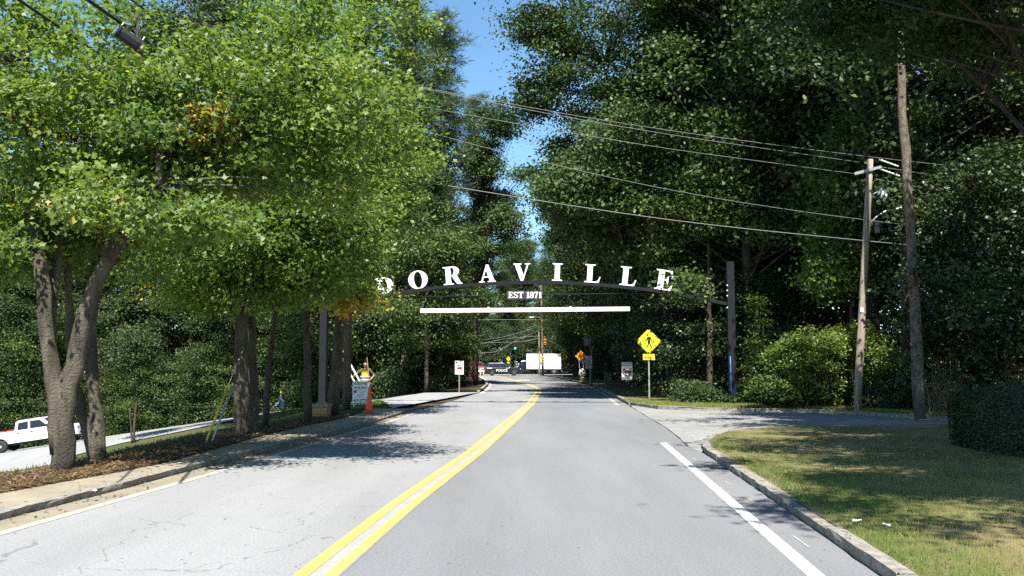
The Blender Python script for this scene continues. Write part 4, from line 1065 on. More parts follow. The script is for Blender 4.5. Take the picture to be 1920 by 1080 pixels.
shrub("weed_bush", 'low leafy weeds under the yellow-green bush at the kerb', P0(1470, 762, 0.08), [(PY(1450, 745, 28.8), (0.8, .4, .3), 1), (PY(1520, 748, 28.4), (0.9, .4, .3), 1)], 50, 80, 0.11, 0.15, "leaf_wood", seed=43)
shrub("dark_shrub", 'broad-leaved dark shrub hanging right of the bare pine trunk', P0(1765, 775, 0.08), [(PY(1765, 640, 27.5), (0.5, .5, .55), 1)], 30, 60, 0.20, 0.2, "leaf_dark", seed=44, dark=0.7)
# twiggy dead bush
root = thing("twig_bush", 'brown dead twiggy bush with sparse leaves right of the pine trunk', "shrub", P0(1770, 779, 0.08)); bq = np.array(P0(1770, 779, 0.08)); mb = MB(); rs = np.random.default_rng(9); tips = []
for k in range(90):
    s0 = np.array([rs.normal(0, 0.25), rs.normal(0, 0.2), 0]); L = rs.uniform(0.5, 1.45); a = rs.uniform(0, 6.28); e = rs.uniform(0.15, 0.75)
    c = s0 + L * np.array([math.cos(a) * e, math.sin(a) * e, 1 - e * 0.4]); limb_tube(mb, bez(s0, (s0 + c) / 2 + rs.normal(0, 0.15, 3), c, 5), 0.012, 0.004, 4)
    for q in range(3):
        m_ = s0 + (c - s0) * rs.uniform(0.4, 1); d = m_ + rs.normal(0, 0.22, 3); limb_tube(mb, [m_, d], 0.006, 0.002, 3); tips.append(d)
mb.build("stems", "dry_twig", root); tips = np.array(tips)[::4]
C, N, var = cluster_leaves(tips, 7, 0.08, 0.7, base_var=rs.normal(0.7, 0.2, len(tips)))
link("foliage", leaves("foliage", C, N, 0.08, var, "leaf_bush"), root)
# clipped hedge on the right
def hedge(base, cx, cy, sx, sy, h, label):
    root = thing("clipped_hedge", label, "hedge", base); b = np.array(base); n = 95000
    d = unit(RNG.normal(size=(n, 3))); d[:, 2] = np.abs(d[:, 2])
    q = (np.abs(d) ** 6).sum(1) ** (-1 / 6)
    bump_ = 1 + 0.025 * field_noise(d[:, 0] * 3, d[:, 1] * 3 + d[:, 2] * 2, 3.0)
    S = d * (q * bump_ * np.where(RNG.random(n) < 0.03, RNG.uniform(1.0, 1.10, n), RNG.uniform(0.92, 1.02, n)))[:, None]
    C = S * np.array([sx, sy, h]); C[:, 2] += RNG.normal(0, 0.02, n)
    N = d + RNG.normal(size=(n, 3)) * 0.6
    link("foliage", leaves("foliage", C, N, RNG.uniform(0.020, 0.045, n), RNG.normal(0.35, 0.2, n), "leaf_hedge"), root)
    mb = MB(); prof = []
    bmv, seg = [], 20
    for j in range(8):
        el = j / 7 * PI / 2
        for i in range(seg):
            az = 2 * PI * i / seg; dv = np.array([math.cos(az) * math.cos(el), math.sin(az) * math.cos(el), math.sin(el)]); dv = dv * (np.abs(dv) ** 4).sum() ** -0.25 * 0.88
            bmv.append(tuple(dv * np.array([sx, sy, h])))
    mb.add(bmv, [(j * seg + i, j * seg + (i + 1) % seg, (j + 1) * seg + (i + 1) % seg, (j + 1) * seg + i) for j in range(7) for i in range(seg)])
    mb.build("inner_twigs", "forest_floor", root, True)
    return root
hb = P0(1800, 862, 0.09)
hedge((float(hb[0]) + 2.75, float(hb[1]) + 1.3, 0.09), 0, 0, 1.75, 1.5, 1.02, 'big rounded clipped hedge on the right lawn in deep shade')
# undergrowth along the wood edges: one mass each
def undergrowth(name, pts, wid, h, n, leaf, lm, var=0.4):
    P = resample(np.array(pts), 200); i = RNG.integers(0, 199, n); t = RNG.random(n)
    b = P[i] * (1 - t)[:, None] + P[i + 1] * t[:, None]
    o = np.abs(RNG.normal(0, wid, n)); hh = h * (0.55 + 0.45 * field_noise(b[:, 0], b[:, 1], 1.6)) 
    x, y = b[:, 0] + RNG.normal(0, 0.3, n), b[:, 1] + o
    z = np.array([gz(u, v) for u, v in zip(x, y)]) + RNG.random(n) ** 1.3 * np.maximum(hh, 0.15)
    N = np.array([0, -0.3, 0.8]) + RNG.normal(size=(n, 3)) * 0.6
    kind(link(name, leaves(name, np.stack([x, y, z], 1), N, RNG.uniform(0.6, 1.3, n) * leaf, RNG.normal(var, 0.18, n), lm)), 'stuff')
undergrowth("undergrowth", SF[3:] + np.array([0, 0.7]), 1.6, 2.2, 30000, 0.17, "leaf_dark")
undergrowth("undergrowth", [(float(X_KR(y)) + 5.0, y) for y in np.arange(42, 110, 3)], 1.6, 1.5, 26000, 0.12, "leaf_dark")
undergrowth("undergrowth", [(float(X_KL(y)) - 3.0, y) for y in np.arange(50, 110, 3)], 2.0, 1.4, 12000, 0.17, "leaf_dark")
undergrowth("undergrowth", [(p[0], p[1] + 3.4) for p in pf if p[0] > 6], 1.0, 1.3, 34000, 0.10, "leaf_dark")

def far_wood(pts, thick, h, n, leaf):
    P = resample(np.array(pts, float), 100); i = RNG.integers(0, 99, n); t = RNG.random(n)[:, None]
    b = P[i] * (1 - t) + P[i + 1] * t; b[:, 1] += RNG.random(n) * thick
    hh = h * (0.75 + 0.35 * field_noise(b[:, 0], b[:, 1], 0.5))
    z = np.array([gz(u, v) for u, v in b]) + RNG.random(n) * hh
    N = np.array([0, -0.4, 0.7]) + RNG.normal(size=(n, 3)) * 0.6
    kind(link("far_woods", leaves("far_woods", np.stack([b[:, 0], b[:, 1], z], 1), N, RNG.uniform(0.6, 1.3, n) * leaf, RNG.normal(0.2, 0.14, n), "leaf_dark")), 'stuff')
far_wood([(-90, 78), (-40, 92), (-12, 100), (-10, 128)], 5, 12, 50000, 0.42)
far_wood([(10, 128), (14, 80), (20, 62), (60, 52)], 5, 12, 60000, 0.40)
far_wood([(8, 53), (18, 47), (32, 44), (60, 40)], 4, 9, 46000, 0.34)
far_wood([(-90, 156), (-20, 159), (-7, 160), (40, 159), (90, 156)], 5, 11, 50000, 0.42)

# ------------------------------------------------------------------ the gateway arch
AR = P0(1374, 756, 0.1); AL = PY(605, 757, 33.8)
a_dir = Vector((AR[0] - AL[0], AR[1] - AL[1], 0)).normalized(); a_nrm = Vector((a_dir.y, -a_dir.x, 0))   # faces the camera
def PA(px, py):
    d = Vector(ray(px, py)); o = Vector((0, 0, CAM_H)); t = (Vector(AR) - o).dot(a_nrm) / d.dot(a_nrm)
    return o + d * t
A_ROT = math.atan2(a_dir.y, a_dir.x)
arch = thing("gateway_arch", 'dark steel gateway arch over the road carrying nine white letters', "arch", (float(AR[0]), float(AR[1]), 0.05))
ao = Vector(arch.location)
ARot = Matrix.Rotation(A_ROT, 3, 'Z')
def arch_local(p): return Vector(p) - ao
for base, (px_t, py_t) in ((Vector(AR), (1368, 492)), (Vector(AL), (604, 500))):
    top = PA(px_t, py_t).z; mb = MB()
    mb.box(arch_local((base.x, base.y, (top + base.z - 0.1) / 2)), (0.27, 0.27, top - base.z + 0.1), 0, ARot)
    mb.box(arch_local((base.x, base.y, base.z + 0.03)), (0.42, 0.42, 0.04), 0, ARot)
    mb.box(arch_local((base.x, base.y, top + 0.01)), (0.285, 0.285, 0.02), 0, ARot)
    po = mb.build("post", "steel_dark", arch, bev=0.008)
    bb = MB()
    if base.x > 0:
        for py in (535.5, 545, 555, 577):
            q = arch_local(PA(1362.5, py)) + a_nrm * 0.14; bb.box(q, (0.04, 0.02, 0.04), 0, ARot)
        bb.build("bolt", "white_enamel", po)
bpx = [(600, 586), (660, 566), (745, 550), (837, 537.2), (934, 531), (998, 529), (1040, 529.2), (1133, 534.5), (1208, 542), (1267, 550.5), (1362, 569.6)]
bp_ = [PA(a, b) for a, b in bpx]
def smooth_path(P, n):
    P = np.array([tuple(p) for p in P]); Q = resample(P, n)
    for _ in range(6): Q[1:-1] = (Q[:-2] + 2 * Q[1:-1] + Q[2:]) / 4
    return [Vector(q) for q in Q]
BP = smooth_path(bp_, 60)
mb = MB(); hb_, wb = 0.062, 0.09; vs = []
for i, p in enumerate(BP):
    t = (BP[min(i + 1, 59)] - BP[max(i - 1, 0)]).normalized(); n_ = t.cross(a_nrm).normalized()
    if n_.z < 0: n_ = -n_
    q = arch_local(p)
    for (u, v) in ((-1, -1), (1, -1), (1, 1), (-1, 1)): vs.append(q + a_nrm * (u * wb) + n_ * (v * hb_))
mb.add(vs, [(i * 4 + k, i * 4 + (k + 1) % 4, (i + 1) * 4 + (k + 1) % 4, (i + 1) * 4 + k) for i in range(59) for k in range(4)] + [(0, 3, 2, 1), (236, 237, 238, 239)])
mb.build("beam", "steel_dark", arch)
mb = MB(); mb.tube([arch_local(PA(606, 559.5)) - a_nrm * 0.05, arch_local(PA(1362, 546.8)) - a_nrm * 0.05], 0.022, 8); mb.build("tie_rod", "steel_dark", arch, True)
for ch, cx, top, bot, w in (('D', 722, 519, 551, 34), ('O', 787, 506.5, 540.5, 36), ('R', 851.5, 500, 534.5, 35), ('A', 919.5, 495, 528, 31), ('V', 983, 492.3, 525.5, 32), ('I', 1048.5, 493, 526.5, 19), ('L', 1117, 495.6, 530.5, 30), ('L', 1184.5, 501, 537, 31), ('E', 1252, 508.7, 547.5, 33)):
    c = PA(cx, (top + bot) / 2)
    # tilt follows the beam below the letter
    i = min(range(1, 59), key=lambda k: (BP[k] - c).length); tt = (BP[i + 1] - BP[i - 1]).normalized(); tilt = math.atan2(tt.z, Vector((tt.x, tt.y, 0)).length)
    hgt = (PA(cx, top) - PA(cx, bot)).length * 0.97
    foot = BP[i] + Vector((0, 0, 1)) * (hb_ + 0.005)
    wm = (PA(cx + w / 2, bot) - PA(cx - w / 2, bot)).length
    me = GLY[ch]; me.materials.clear(); me.materials.append(MAT["white_enamel"])
    xs_ = [v.co.x for v in me.vertices]; gw = max(xs_) - min(xs_)
    o = link("letter", me, arch); o['label'] = f"white letter {ch}"
    o.matrix_local = Matrix.Translation(arch_local(foot)) @ Matrix.Rotation(A_ROT, 4, 'Z') @ Matrix.Rotation(-tilt, 4, 'Y') @ Matrix.Translation((-wm / 2, 0, 0)) @ Matrix.Rotation(PI / 2, 4, 'X') @ Matrix.Diagonal((wm / gw, hgt, 0.8, 1))
p_ = PA(983, 553.4); pw, ph = (PA(1016, 553) - PA(950, 553)).length, (PA(983, 545) - PA(983, 562)).length
mb = MB(); mb.box(arch_local(p_) + a_nrm * 0.0, (pw, 0.03, ph), 0, ARot); pl = mb.build("name_plate", "plate_dark", arch)
xcur = 952.5
for ch, wpx in (('E', 10), ('S', 9), ('T', 10), (' ', 4), ('1', 7), ('8', 8.5), ('7', 8), ('1', 6.5)):
    if ch != ' ':
        q = arch_local(PA(xcur + wpx / 2, 559)); wm = (PA(xcur + wpx * 0.93, 559) - PA(xcur, 559)).length; hm = (PA(983, 547.3) - PA(983, 558.9)).length
        me = GLY_S[ch]; me.materials.clear(); me.materials.append(MAT["white_enamel"]); xs_ = [v.co.x for v in me.vertices]; gw = max(xs_) - min(xs_)
        o = link("small_letter", me, pl)
        o.matrix_local = Matrix.Translation(q + a_nrm * 0.03) @ Matrix.Rotation(A_ROT, 4, 'Z') @ Matrix.Translation((-wm / 2, 0, 0)) @ Matrix.Rotation(PI / 2, 4, 'X') @ Matrix.Diagonal((wm / gw, hm, 0.25, 1))
    xcur += wpx
mb = MB(); mb.tube([arch_local(PA(1368, 668)) + a_nrm * 0.15, arch_local(PA(1369.5, 710)) + a_nrm * 0.15, arch_local(PA(1371, 757)) + a_nrm * 0.16], 0.022, 8)
mb.build("blue_conduit", "strap_blue", arch, True)
# the hanging clearance bar
c0, c1 = PA(788, 582.8), PA(1181, 579.2)
bar = thing("clearance_bar", 'long white clearance bar hung level below the arch beam', "height bar", tuple((c0 + c1) / 2))
bo = Vector(bar.location); L = (c1 - c0).length; bd = (c1 - c0).normalized()
mb = MB(); RB = Matrix.Rotation(A_ROT, 3, 'Z') @ Matrix.Rotation(-math.asin(bd.z), 3, 'Y')
mb.box((0, 0, -0.028), (L, 0.09, 0.105), 0, RB); mb.build("rail", "bar_white", bar, bev=0.008)
mb = MB(); mb.box(RB @ Vector((0, 0, 0.0555)), (L, 0.07, 0.045), 0, RB); mb.build("top_rail", "bar_white", bar, bev=0.006)
mb = MB(); mb.box(RB @ Vector((0, 0, 0.0289)), (L - 0.02, 0.06, 0.0086), 0, RB); mb.build("groove", "steel_dark", bar)
for fx in (-0.17, 0.22):
    q = Vector((bd.x, bd.y, bd.z)) * (L * fx); w_ = bo + q; top = min(BP, key=lambda p: (Vector((p.x, p.y, 0)) - Vector((w_.x, w_.y, 0))).length)
    mb = MB(); mb.tube([q + Vector((0, 0, 0.07)), q + Vector((0, 0, top.z - w_.z - 0.06))], 0.006, 6); mb.build("hanger_cable", "steel_dark", bar)
    mb = MB(); mb.box(q + Vector((0, 0, 0.095)), (0.07, 0.05, 0.045)); mb.build("hanger_clip", "bar_white", bar)

# ------------------------------------------------------------------ wooden box round the left arch foot, rubble
bx0 = PG(599, 783); 
def plank_box():
    r = thing("wooden_box", 'low orange-brown plank box with a pale top rail between two trunks', "planter", bx0)
    w, h = 0.52, 0.36
    for k in range(3):
        mb = MB(); mb.box((0, -0.25, 0.055 + k * 0.095), (w, 0.025, 0.088)); mb.build("plank", "raw_board", r)
    for s in (-1, 1):
        mb = MB(); mb.box((s * (w / 2 - 0.01), 0, 0.14), (0.025, 0.46, 0.28)); mb.build("side_board", "raw_board", r)
    mb = MB(); mb.box((0, 0, 0.325), (w + 0.06, 0.58, 0.075)); mb.build("top_rail", "sidewalk_concrete", r, bev=0.01)
plank_box()
rk = random.Random(8)
for k in range(16):
    px = 640 + k * 6.4 + rk.uniform(-2, 2); py = 748.5 - k * 0.36 + rk.uniform(-1, 0.6); q = PG(px, py)
    b = bmesh.new(); bmesh.ops.create_icosphere(b, subdivisions=1, radius=0.12)
    s = (rk.uniform(.7, 1.5), rk.uniform(.7, 1.2), rk.uniform(.5, 0.9))
    for v in b.verts: v.co = Vector((v.co.x * s[0] * rk.uniform(.8, 1.2), v.co.y * s[1] * rk.uniform(.8, 1.2), v.co.z * s[2] * rk.uniform(.8, 1.2) + 0.04))
    me = bpy.data.meshes.new("rubble_block"); b.to_mesh(me); b.free(); me.materials.append(MAT["rubble_stone"])
    o = link("rubble_block", me); o.location = q; tag(o, f'pale broken rubble block, {ORD[k]} from the lease sign along the apron edge', 'stone', 'rubble blocks at the apron edge')

# ------------------------------------------------------------------ signs
def post_mesh(r, h, m="galvanised", name="post", parent=None, flat=True):
    mb = MB()
    if flat:
        mb.prism([(-r, -r * .5), (-r * .4, -r * .5), (-r * .3, r * .5), (r * .3, r * .5), (r * .4, -r * .5), (r, -r * .5), (r, r * .5 - .0), (r * .5, r), (-r * .5, r), (-r, r * .5)], (0, 0, -0.2), (1, 0, 0), (0, 1, 0), (0, 0, h + 0.2))
    else: mb.tube([(0, 0, -0.2), (0, 0, h)], r, 8)
    return mb.build(name, m, parent)
def disc(u0, v0, r, n=20): return [(u0 + r * math.cos(2 * PI * k / n), v0 + r * math.sin(2 * PI * k / n)) for k in range(n)]
X3, Z3 = (1, 0, 0), (0, 0, 1)
def panel(poly, y, th, mat, name, parent): 
    mb = MB(); mb.prism(poly, (0, y, 0), X3, Z3, (0, th, 0)); return mb.build(name, mat, parent)
def rect(cx, cz, w, h): return [(cx - w / 2, cz - h / 2), (cx + w / 2, cz - h / 2), (cx + w / 2, cz + h / 2), (cx - w / 2, cz + h / 2)]
def dia(cz, r, c=0.04):
    a = c
    return [(-a, cz - r + a), (a, cz - r + a), (r - a, cz - a), (r - a, cz + a), (a, cz + r - a), (-a, cz + r - a), (-r + a, cz + a), (-r + a, cz - a)]
def walker(parent, cz, s, y, mat="sign_black"):
    """walking figure symbol: head, body with arms, two legs, as raised flat shapes"""
    T = lambda P: [(u * s, cz + v * s) for u, v in P]
    panel(T(disc(-0.05, 0.33, 0.055, 14)), y, -0.004, mat, "symbol_head", parent)
    panel(T([(-0.06, 0.24), (0.03, 0.26), (0.12, 0.20), (0.175, 0.08), (0.165, -0.06), (0.125, -0.06), (0.13, 0.06), (0.09, 0.12), (0.095, -0.08), (-0.035, -0.08), (-0.03, 0.10), (-0.10, 0.03), (-0.20, 0.0), (-0.215, 0.04), (-0.13, 0.08)]), y, -0.004, mat, "symbol_body", parent)
    panel(T([(-0.035, -0.082), (0.03, -0.082), (0.0, -0.20), (-0.09, -0.34), (-0.15, -0.34), (-0.07, -0.18)]), y, -0.004, mat, "symbol_leg", parent)
    panel(T([(0.032, -0.082), (0.095, -0.082), (0.12, -0.20), (0.16, -0.34), (0.10, -0.34), (0.06, -0.20)]), y, -0.004, mat, "symbol_leg", parent)
def ring_panel(parent, cz, r, w, y, mat, name="ring", n=28):
    mb = MB(); o, i = disc(0, cz, r, n), disc(0, cz, r - w, n); vs = []
    for P, yy in ((o, y), (i, y), (o, y - 0.004), (i, y - 0.004)): vs += [(u, yy, v) for u, v in P]
    fs = []
    for k in range(n):
        j = (k + 1) % n; fs += [(2 * n + k, 2 * n + j, 3 * n + j, 3 * n + k), (k, j, 2 * n + j, 2 * n + k), (n + k, 3 * n + k, 3 * n + j, n + j)]
    mb.add(vs, fs); return mb.build(name, mat, parent)
def ped_sign(loc, rz, size, cz, label, plaque=True, arrow=False, post_h=None, group=None):
    r = thing("pedestrian_sign", label, "road sign", loc, rz, group)
    post_mesh(0.03, cz + size * 0.4, parent=r)
    d = panel(dia(cz, size), -0.03, -0.004, "sign_lime", "diamond_panel", r)
    w = 0.018
    mb = MB(); R1, R2 = size - 0.03, size - 0.03 - w * 1.41
    vs = [(0, -0.0365, cz - R1), (R1, -0.0365, cz), (0, -0.0365, cz + R1), (-R1, -0.0365, cz), (0, -0.0365, cz - R2), (R2, -0.0365, cz), (0, -0.0365, cz + R2), (-R2, -0.0365, cz)]
    mb.add(vs, [(k, (k + 1) % 4, (k + 1) % 4 + 4, k + 4) for k in range(4)]); mb.build("border", "sign_black", d)
    walker(d, cz, size * 1.55, -0.035)
    if plaque:
        pz = cz - size - 0.13
        q = panel(rect(0, pz, 0.48, 0.25), -0.03, -0.004, "sign_lime", "plaque", r)
        if arrow:
            panel([(0.1, pz + 0.07), (-0.04, pz - 0.02), (-0.08, pz + 0.03), (-0.1, pz - 0.09), (0.02, pz - 0.08), (-0.01, pz - 0.05), (0.12, pz + 0.04)], -0.035, -0.004, "sign_black", "arrow", q)
        else:
            fr = MB()
            for c, s in (((0, -0.0365, pz + 0.108), (0.44, 0.002, 0.01)), ((0, -0.0365, pz - 0.108), (0.44, 0.002, 0.01)), ((-0.222, -0.0365, pz), (0.01, 0.002, 0.2)), ((0.222, -0.0365, pz), (0.01, 0.002, 0.2))): fr.box(c, s)
            fr.build("border", "sign_black", q)
            flat_text("lettering", "ahead", "sign_black", q, (0, -0.037, pz))
    return r
def zat(px, py, Y): return float(PY(px, py, Y)[2])
q = P0(1217.5, 748, 0.09); Ysg = float(q[1])
cz = zat(1217.5, 640, Ysg) - q[2]; sz_ = (zat(1217, 616.5, Ysg) - zat(1217, 663.5, Ysg)) / 2
ped_sign(q, math.radians(-4), sz_, cz, 'yellow-green pedestrian crossing diamond with AHEAD plaque before the dark wood')
def no_truck(loc, rz, w, z0, z1, label, mat, top_grey, post_mat):
    r = thing("no_truck_sign", label, "road sign", loc, rz)
    post_mesh(0.03, z1 - 0.05, post_mat, parent=r)
    pn_ = panel(rect(0, (z0 + z1) / 2, w, z1 - z0), -0.03, -0.004, mat, "sign_panel", r)
    cz = z0 + (z1 - z0) * 0.45; rr = w * 0.41
    ring_panel(pn_, cz, rr, 0.035, -0.036, "sign_red")
    k = rr / 0.2
    T = lambda P: [(u * k, cz + v * k) for u, v in P]
    panel(T([(-0.13, -0.05), (-0.13, 0.0), (-0.08, 0.055), (-0.03, 0.055), (-0.03, 0.075), (0.14, 0.075), (0.14, -0.045)]), -0.035, -0.0035, "sign_black", "truck_symbol", pn_)
    for u in (-0.075, 0.075): panel(T(disc(u, -0.06, 0.032, 10)), -0.035, -0.003, "sign_black", "truck_symbol", pn_)
    s = rr * 0.72
    panel([(-s - 0.012, cz + s - 0.012), (-s + 0.012, cz + s + 0.012), (s + 0.012, cz - s + 0.012), (s - 0.012, cz - s - 0.012)], -0.0355, -0.006, "sign_red", "slash", pn_)
    if top_grey: panel(rect(0, z1 - (z1 - z0) * 0.125, w, (z1 - z0) * 0.24), -0.0362, -0.004, "sign_grey", "top_plate", r)
    else: panel(rect(-w * 0.33, z1 - 0.08, w * 0.24, 0.10), -0.035, -0.003, "sign_black", "top_mark", pn_)
q = P0(1176, 744, 0.09); Y_ = float(q[1])
no_truck(q, math.radians(-5), 20 * Y_ / F, zat(1176, 712.5, Y_) - q[2], zat(1176, 679, Y_) - q[2], 'shaded no trucks sign with grey top plate left of the pedestrian diamond', "sign_white", True, "steel_dark")
q = P0(861, 734, 0.05); Y_ = float(q[1])
no_truck(q, math.radians(3), 16 * Y_ / F, zat(861, 702, Y_) - q[2], zat(861, 676.7, Y_) - q[2], 'sunlit white no trucks sign on a wooden post by the apron', "sign_white", False, "pole_wood")
q = P0(1058.5, 706.5, 0.09); Y_ = float(q[1]); cz = zat(1057, 667.5, Y_) - q[2]
ped_sign(q, math.radians(28), 0.46, cz, 'far pedestrian diamond turned sideways before the white box truck', plaque=False)
q = P0(953, 703, 0.0); Y_ = 134.0; q = np.array([PY(953, 690, Y_)[0], Y_, 0.0]); cz = zat(953, 673, Y_)
ped_sign(q, math.radians(35), 0.42, cz, 'small far pedestrian diamond with arrow plaque behind the police vehicle', plaque=True, arrow=True)
# orange work sign on its stand with the wrapped box in front
q = P0(1092, 716, 0.09); Y_ = float(q[1])
r = thing("work_sign", 'orange diamond roadwork sign on a white stand on the shaded verge', "road sign", q, math.radians(-3))
cz = zat(1089, 667.6, Y_) - q[2]; s = 10.8 * Y_ / F; dx = -2.6 * Y_ / F
d = panel([(u + dx, v) for u, v in dia(cz, s)], -0.03, -0.004, "sign_orange", "diamond_panel", r)
flat_text("lettering", "work", "sign_black", d, (dx, -0.037, cz))
mb = MB()
for sx in (-0.17, 0.17): mb.tube([(sx, 0, -0.05), (dx + sx * 0.9, 0, cz - s * 0.45)], 0.025, 6)
for zz_ in (0.5, 1.0, cz - s * 1.1, cz - s * 0.8): mb.tube([(-0.17, 0, zz_), (0.17, 0, zz_)], 0.018, 6)
mb.build("stand", "sign_white", r)
mb = MB(); mb.tube([(0.0, -0.2, -0.05), (0, -0.2, 0.42)], [0.16, 0.13], 10); mb.build("yellow_base", "hydrant_yellow", r, True)
b = bmesh.new(); bmesh.ops.create_icosphere(b, subdivisions=3, radius=1.0); rk2 = random.Random(4)
for v in b.verts: v.co = Vector((v.co.x * 0.3, v.co.y * 0.22 - 0.2, v.co.z * 0.34 + 0.76)) + Vector((rk2.uniform(-.02, .02), rk2.uniform(-.02, .02), rk2.uniform(-.03, .03)))
me = bpy.data.meshes.new("sand_bag"); b.to_mesh(me); b.free(); me.materials.append(MAT["bag_white"]); link("sand_bag", me, r)
# grey blank sign panels seen from the back
q = P0(1107, 721, 0.09); Y_ = float(q[1])
r = thing("grey_sign", 'grey weathered sign panel half over the orange roadwork sign', "road sign", q, math.radians(-4))
post_mesh(0.07, zat(1107, 668, Y_) - q[2], "pole_wood", parent=r, flat=False)
for a, b_ in ((667, 682), (682.6, 691)):
    z1_, z0_ = zat(1103, a, Y_) - q[2], zat(1103, b_, Y_) - q[2]; panel(rect(-3.5 * Y_ / F, (z0_ + z1_) / 2, 13.5 * Y_ / F, z1_ - z0_), -0.08, -0.01, "sign_grey", "sign_panel", r)
q = P0(1106, 712, 0.09); Y_ = float(q[1]); q[0] = PY(1108, 650, Y_)[0]
r = thing("street_pole", 'slim dark pole in the shade carrying a yellow plate over a grey panel', "pole", q)
post_mesh(0.09, zat(1108, 560, Y_), "pole_wood", name="pole", parent=r, flat=False)
for a, b_, m_, nm in ((625, 629.5, "sign_lime", "yellow_plate"), (630, 648, "sign_grey", "grey_panel")):
    z1_, z0_ = zat(1099, a, Y_) - q[2], zat(1099, b_, Y_) - q[2]; panel(rect(-8 * Y_ / F, (z0_ + z1_) / 2, 11 * Y_ / F, z1_ - z0_), -0.10, -0.01, m_, nm, r)
q = P0(1112, 708, 0.09); Y_ = float(q[1])
r = thing("white_notice", 'small bright white notice board deep in the shade behind the grey sign', "sign", q)
post_mesh(0.03, zat(1112, 664, Y_), parent=r); panel(rect(0, (zat(1112, 662, Y_) + zat(1112, 674, Y_)) / 2 - q[2], 7 * Y_ / F, 12 * Y_ / F), -0.03, -0.01, "sign_white", "sign_panel", r)
q = P0(1140, 722, 0.085); Y_ = float(q[1])
r = thing("utility_cabinet", 'dim green utility cabinet on the verge deep in the shade', "cabinet", q)
mb = MB(); mb.box((0, 0, 0.42), (13 * Y_ / F, 0.4, 0.84)); mb.build("housing", "cabinet_green", r, bev=0.02)
mb = MB(); mb.box((0, 0, 0.87), (13.6 * Y_ / F, 0.46, 0.05)); mb.build("lid", "cabinet_green", r)
mb = MB(); mb.box((0.12, -0.21, 0.45), (0.03, 0.03, 0.12)); mb.build("handle", "galvanised", r)
# lease sign, cone, ladder, pole
q = P0(675, 764, 0.1); Y_ = float(q[1])
r = thing("lease_sign", 'white lease sign with dark lettering standing on the verge before the worker', "sign", q, math.radians(8))
w_, z1_, z0_ = 28.5 * Y_ / F, zat(674, 715, Y_) - q[2], zat(674, 757.5, Y_) - q[2]
pn_ = panel(rect(0, (z0_ + z1_) / 2, w_, z1_ - z0_), -0.02, -0.012, "sign_white", "sign_panel", r)
for sx in (-0.2, 0.22): 
    mb = MB(); mb.box((sx, 0.0, z1_ / 2 - 0.1), (0.03, 0.03, z1_ + 0.1)); mb.build("leg", "sign_white", r)
H_ = z1_ - z0_
for key, mt, zz_ in (("sub1", "sign_black", 0.91), ("sub2", "sign_black", 0.72), ("phone", "sign_black", 0.15)):
    flat_text("lettering", key, mt, pn_, (0, -0.034, z0_ + H_ * zz_))
panel(rect(-w_ * 0.33, z0_ + H_ * 0.55, w_ * 0.2, H_ * 0.12), -0.032, -0.004, "sign_red", "red_logo", pn_)
for k, (zz_, ww, xx) in enumerate(((0.57, 0.42, 0.12), (0.50, 0.35, 0.12), (0.42, 0.5, 0.05), (0.34, 0.5, 0.05), (0.03, 0.9, 0))): panel(rect(w_ * xx, z0_ + H_ * zz_, w_ * ww, H_ * 0.028), -0.032, -0.003, "sign_grey" if k < 4 else "sign_black", "print_line", pn_)
def cone(loc, h, label, group=None, rz=0.0, bands=False):
    r = thing("traffic_cone", label, "traffic cone", loc, rz, group)
    mb = MB(); k = h / 0.78
    mb.box((0, 0, 0.02 * k), (0.34 * k, 0.34 * k, 0.04 * k)); mb.build("base", "cone_orange", r, bev=0.01)
    mb = MB(); mb.lathe([(0.125 * k, 0.04 * k), (0.105 * k, 0.12 * k), (0.03 * k, 0.76 * k), (0.022 * k, 0.78 * k)], (0, 0, 0), 18); mb.build("cone_body", "cone_orange", r, True)
    if bands:
        mb = MB(); mb.lathe([(0.078 * k, 0.40 * k), (0.062 * k, 0.54 * k)], (0, 0, 0), 18); mb.build("band", "reflective", r, True)
    return r
q = P0(692, 773, 0.1); cone(q, (zat(695, 724, float(q[1])) - q[2]) * 1.0, 'tall plain orange traffic cone on the kerb beside the lease sign', rz=0.25)
for k, (px, py, lb) in enumerate(((870, 704.5, 'tiny far cone left of the red pickup'), (881, 705.5, 'tiny far cone in front of the red pickup grille'), (890.5, 705, 'tiny far cone at the red pickup right wheel'), (894.5, 705, 'tiny far cone just right of the red pickup'))):
    q = P0(px, py); cone(q, 0.62, 'orange ' + lb, 'far traffic cones', bands=True)
for px, lb in ((901, 'pale bollard nearest the red pickup'), (906.5, 'pale bollard nearest the police vehicle tail')):
    q = P0(px, 704.2); r = thing("bollard", lb + ' at the junction', "bollard", q, 0, 'far pale bollards')
    mb = MB(); mb.tube([(0, 0, -0.1), (0, 0, 0.55), (0, 0, 0.6)], [0.1, 0.1, 0.06], 10); mb.build("bollard_post", "bag_white", r, True)
    mb = MB(); mb.tube([(0, 0, 0.4), (0, 0, 0.48)], 0.105, 10); mb.build("band", "cone_orange", r)

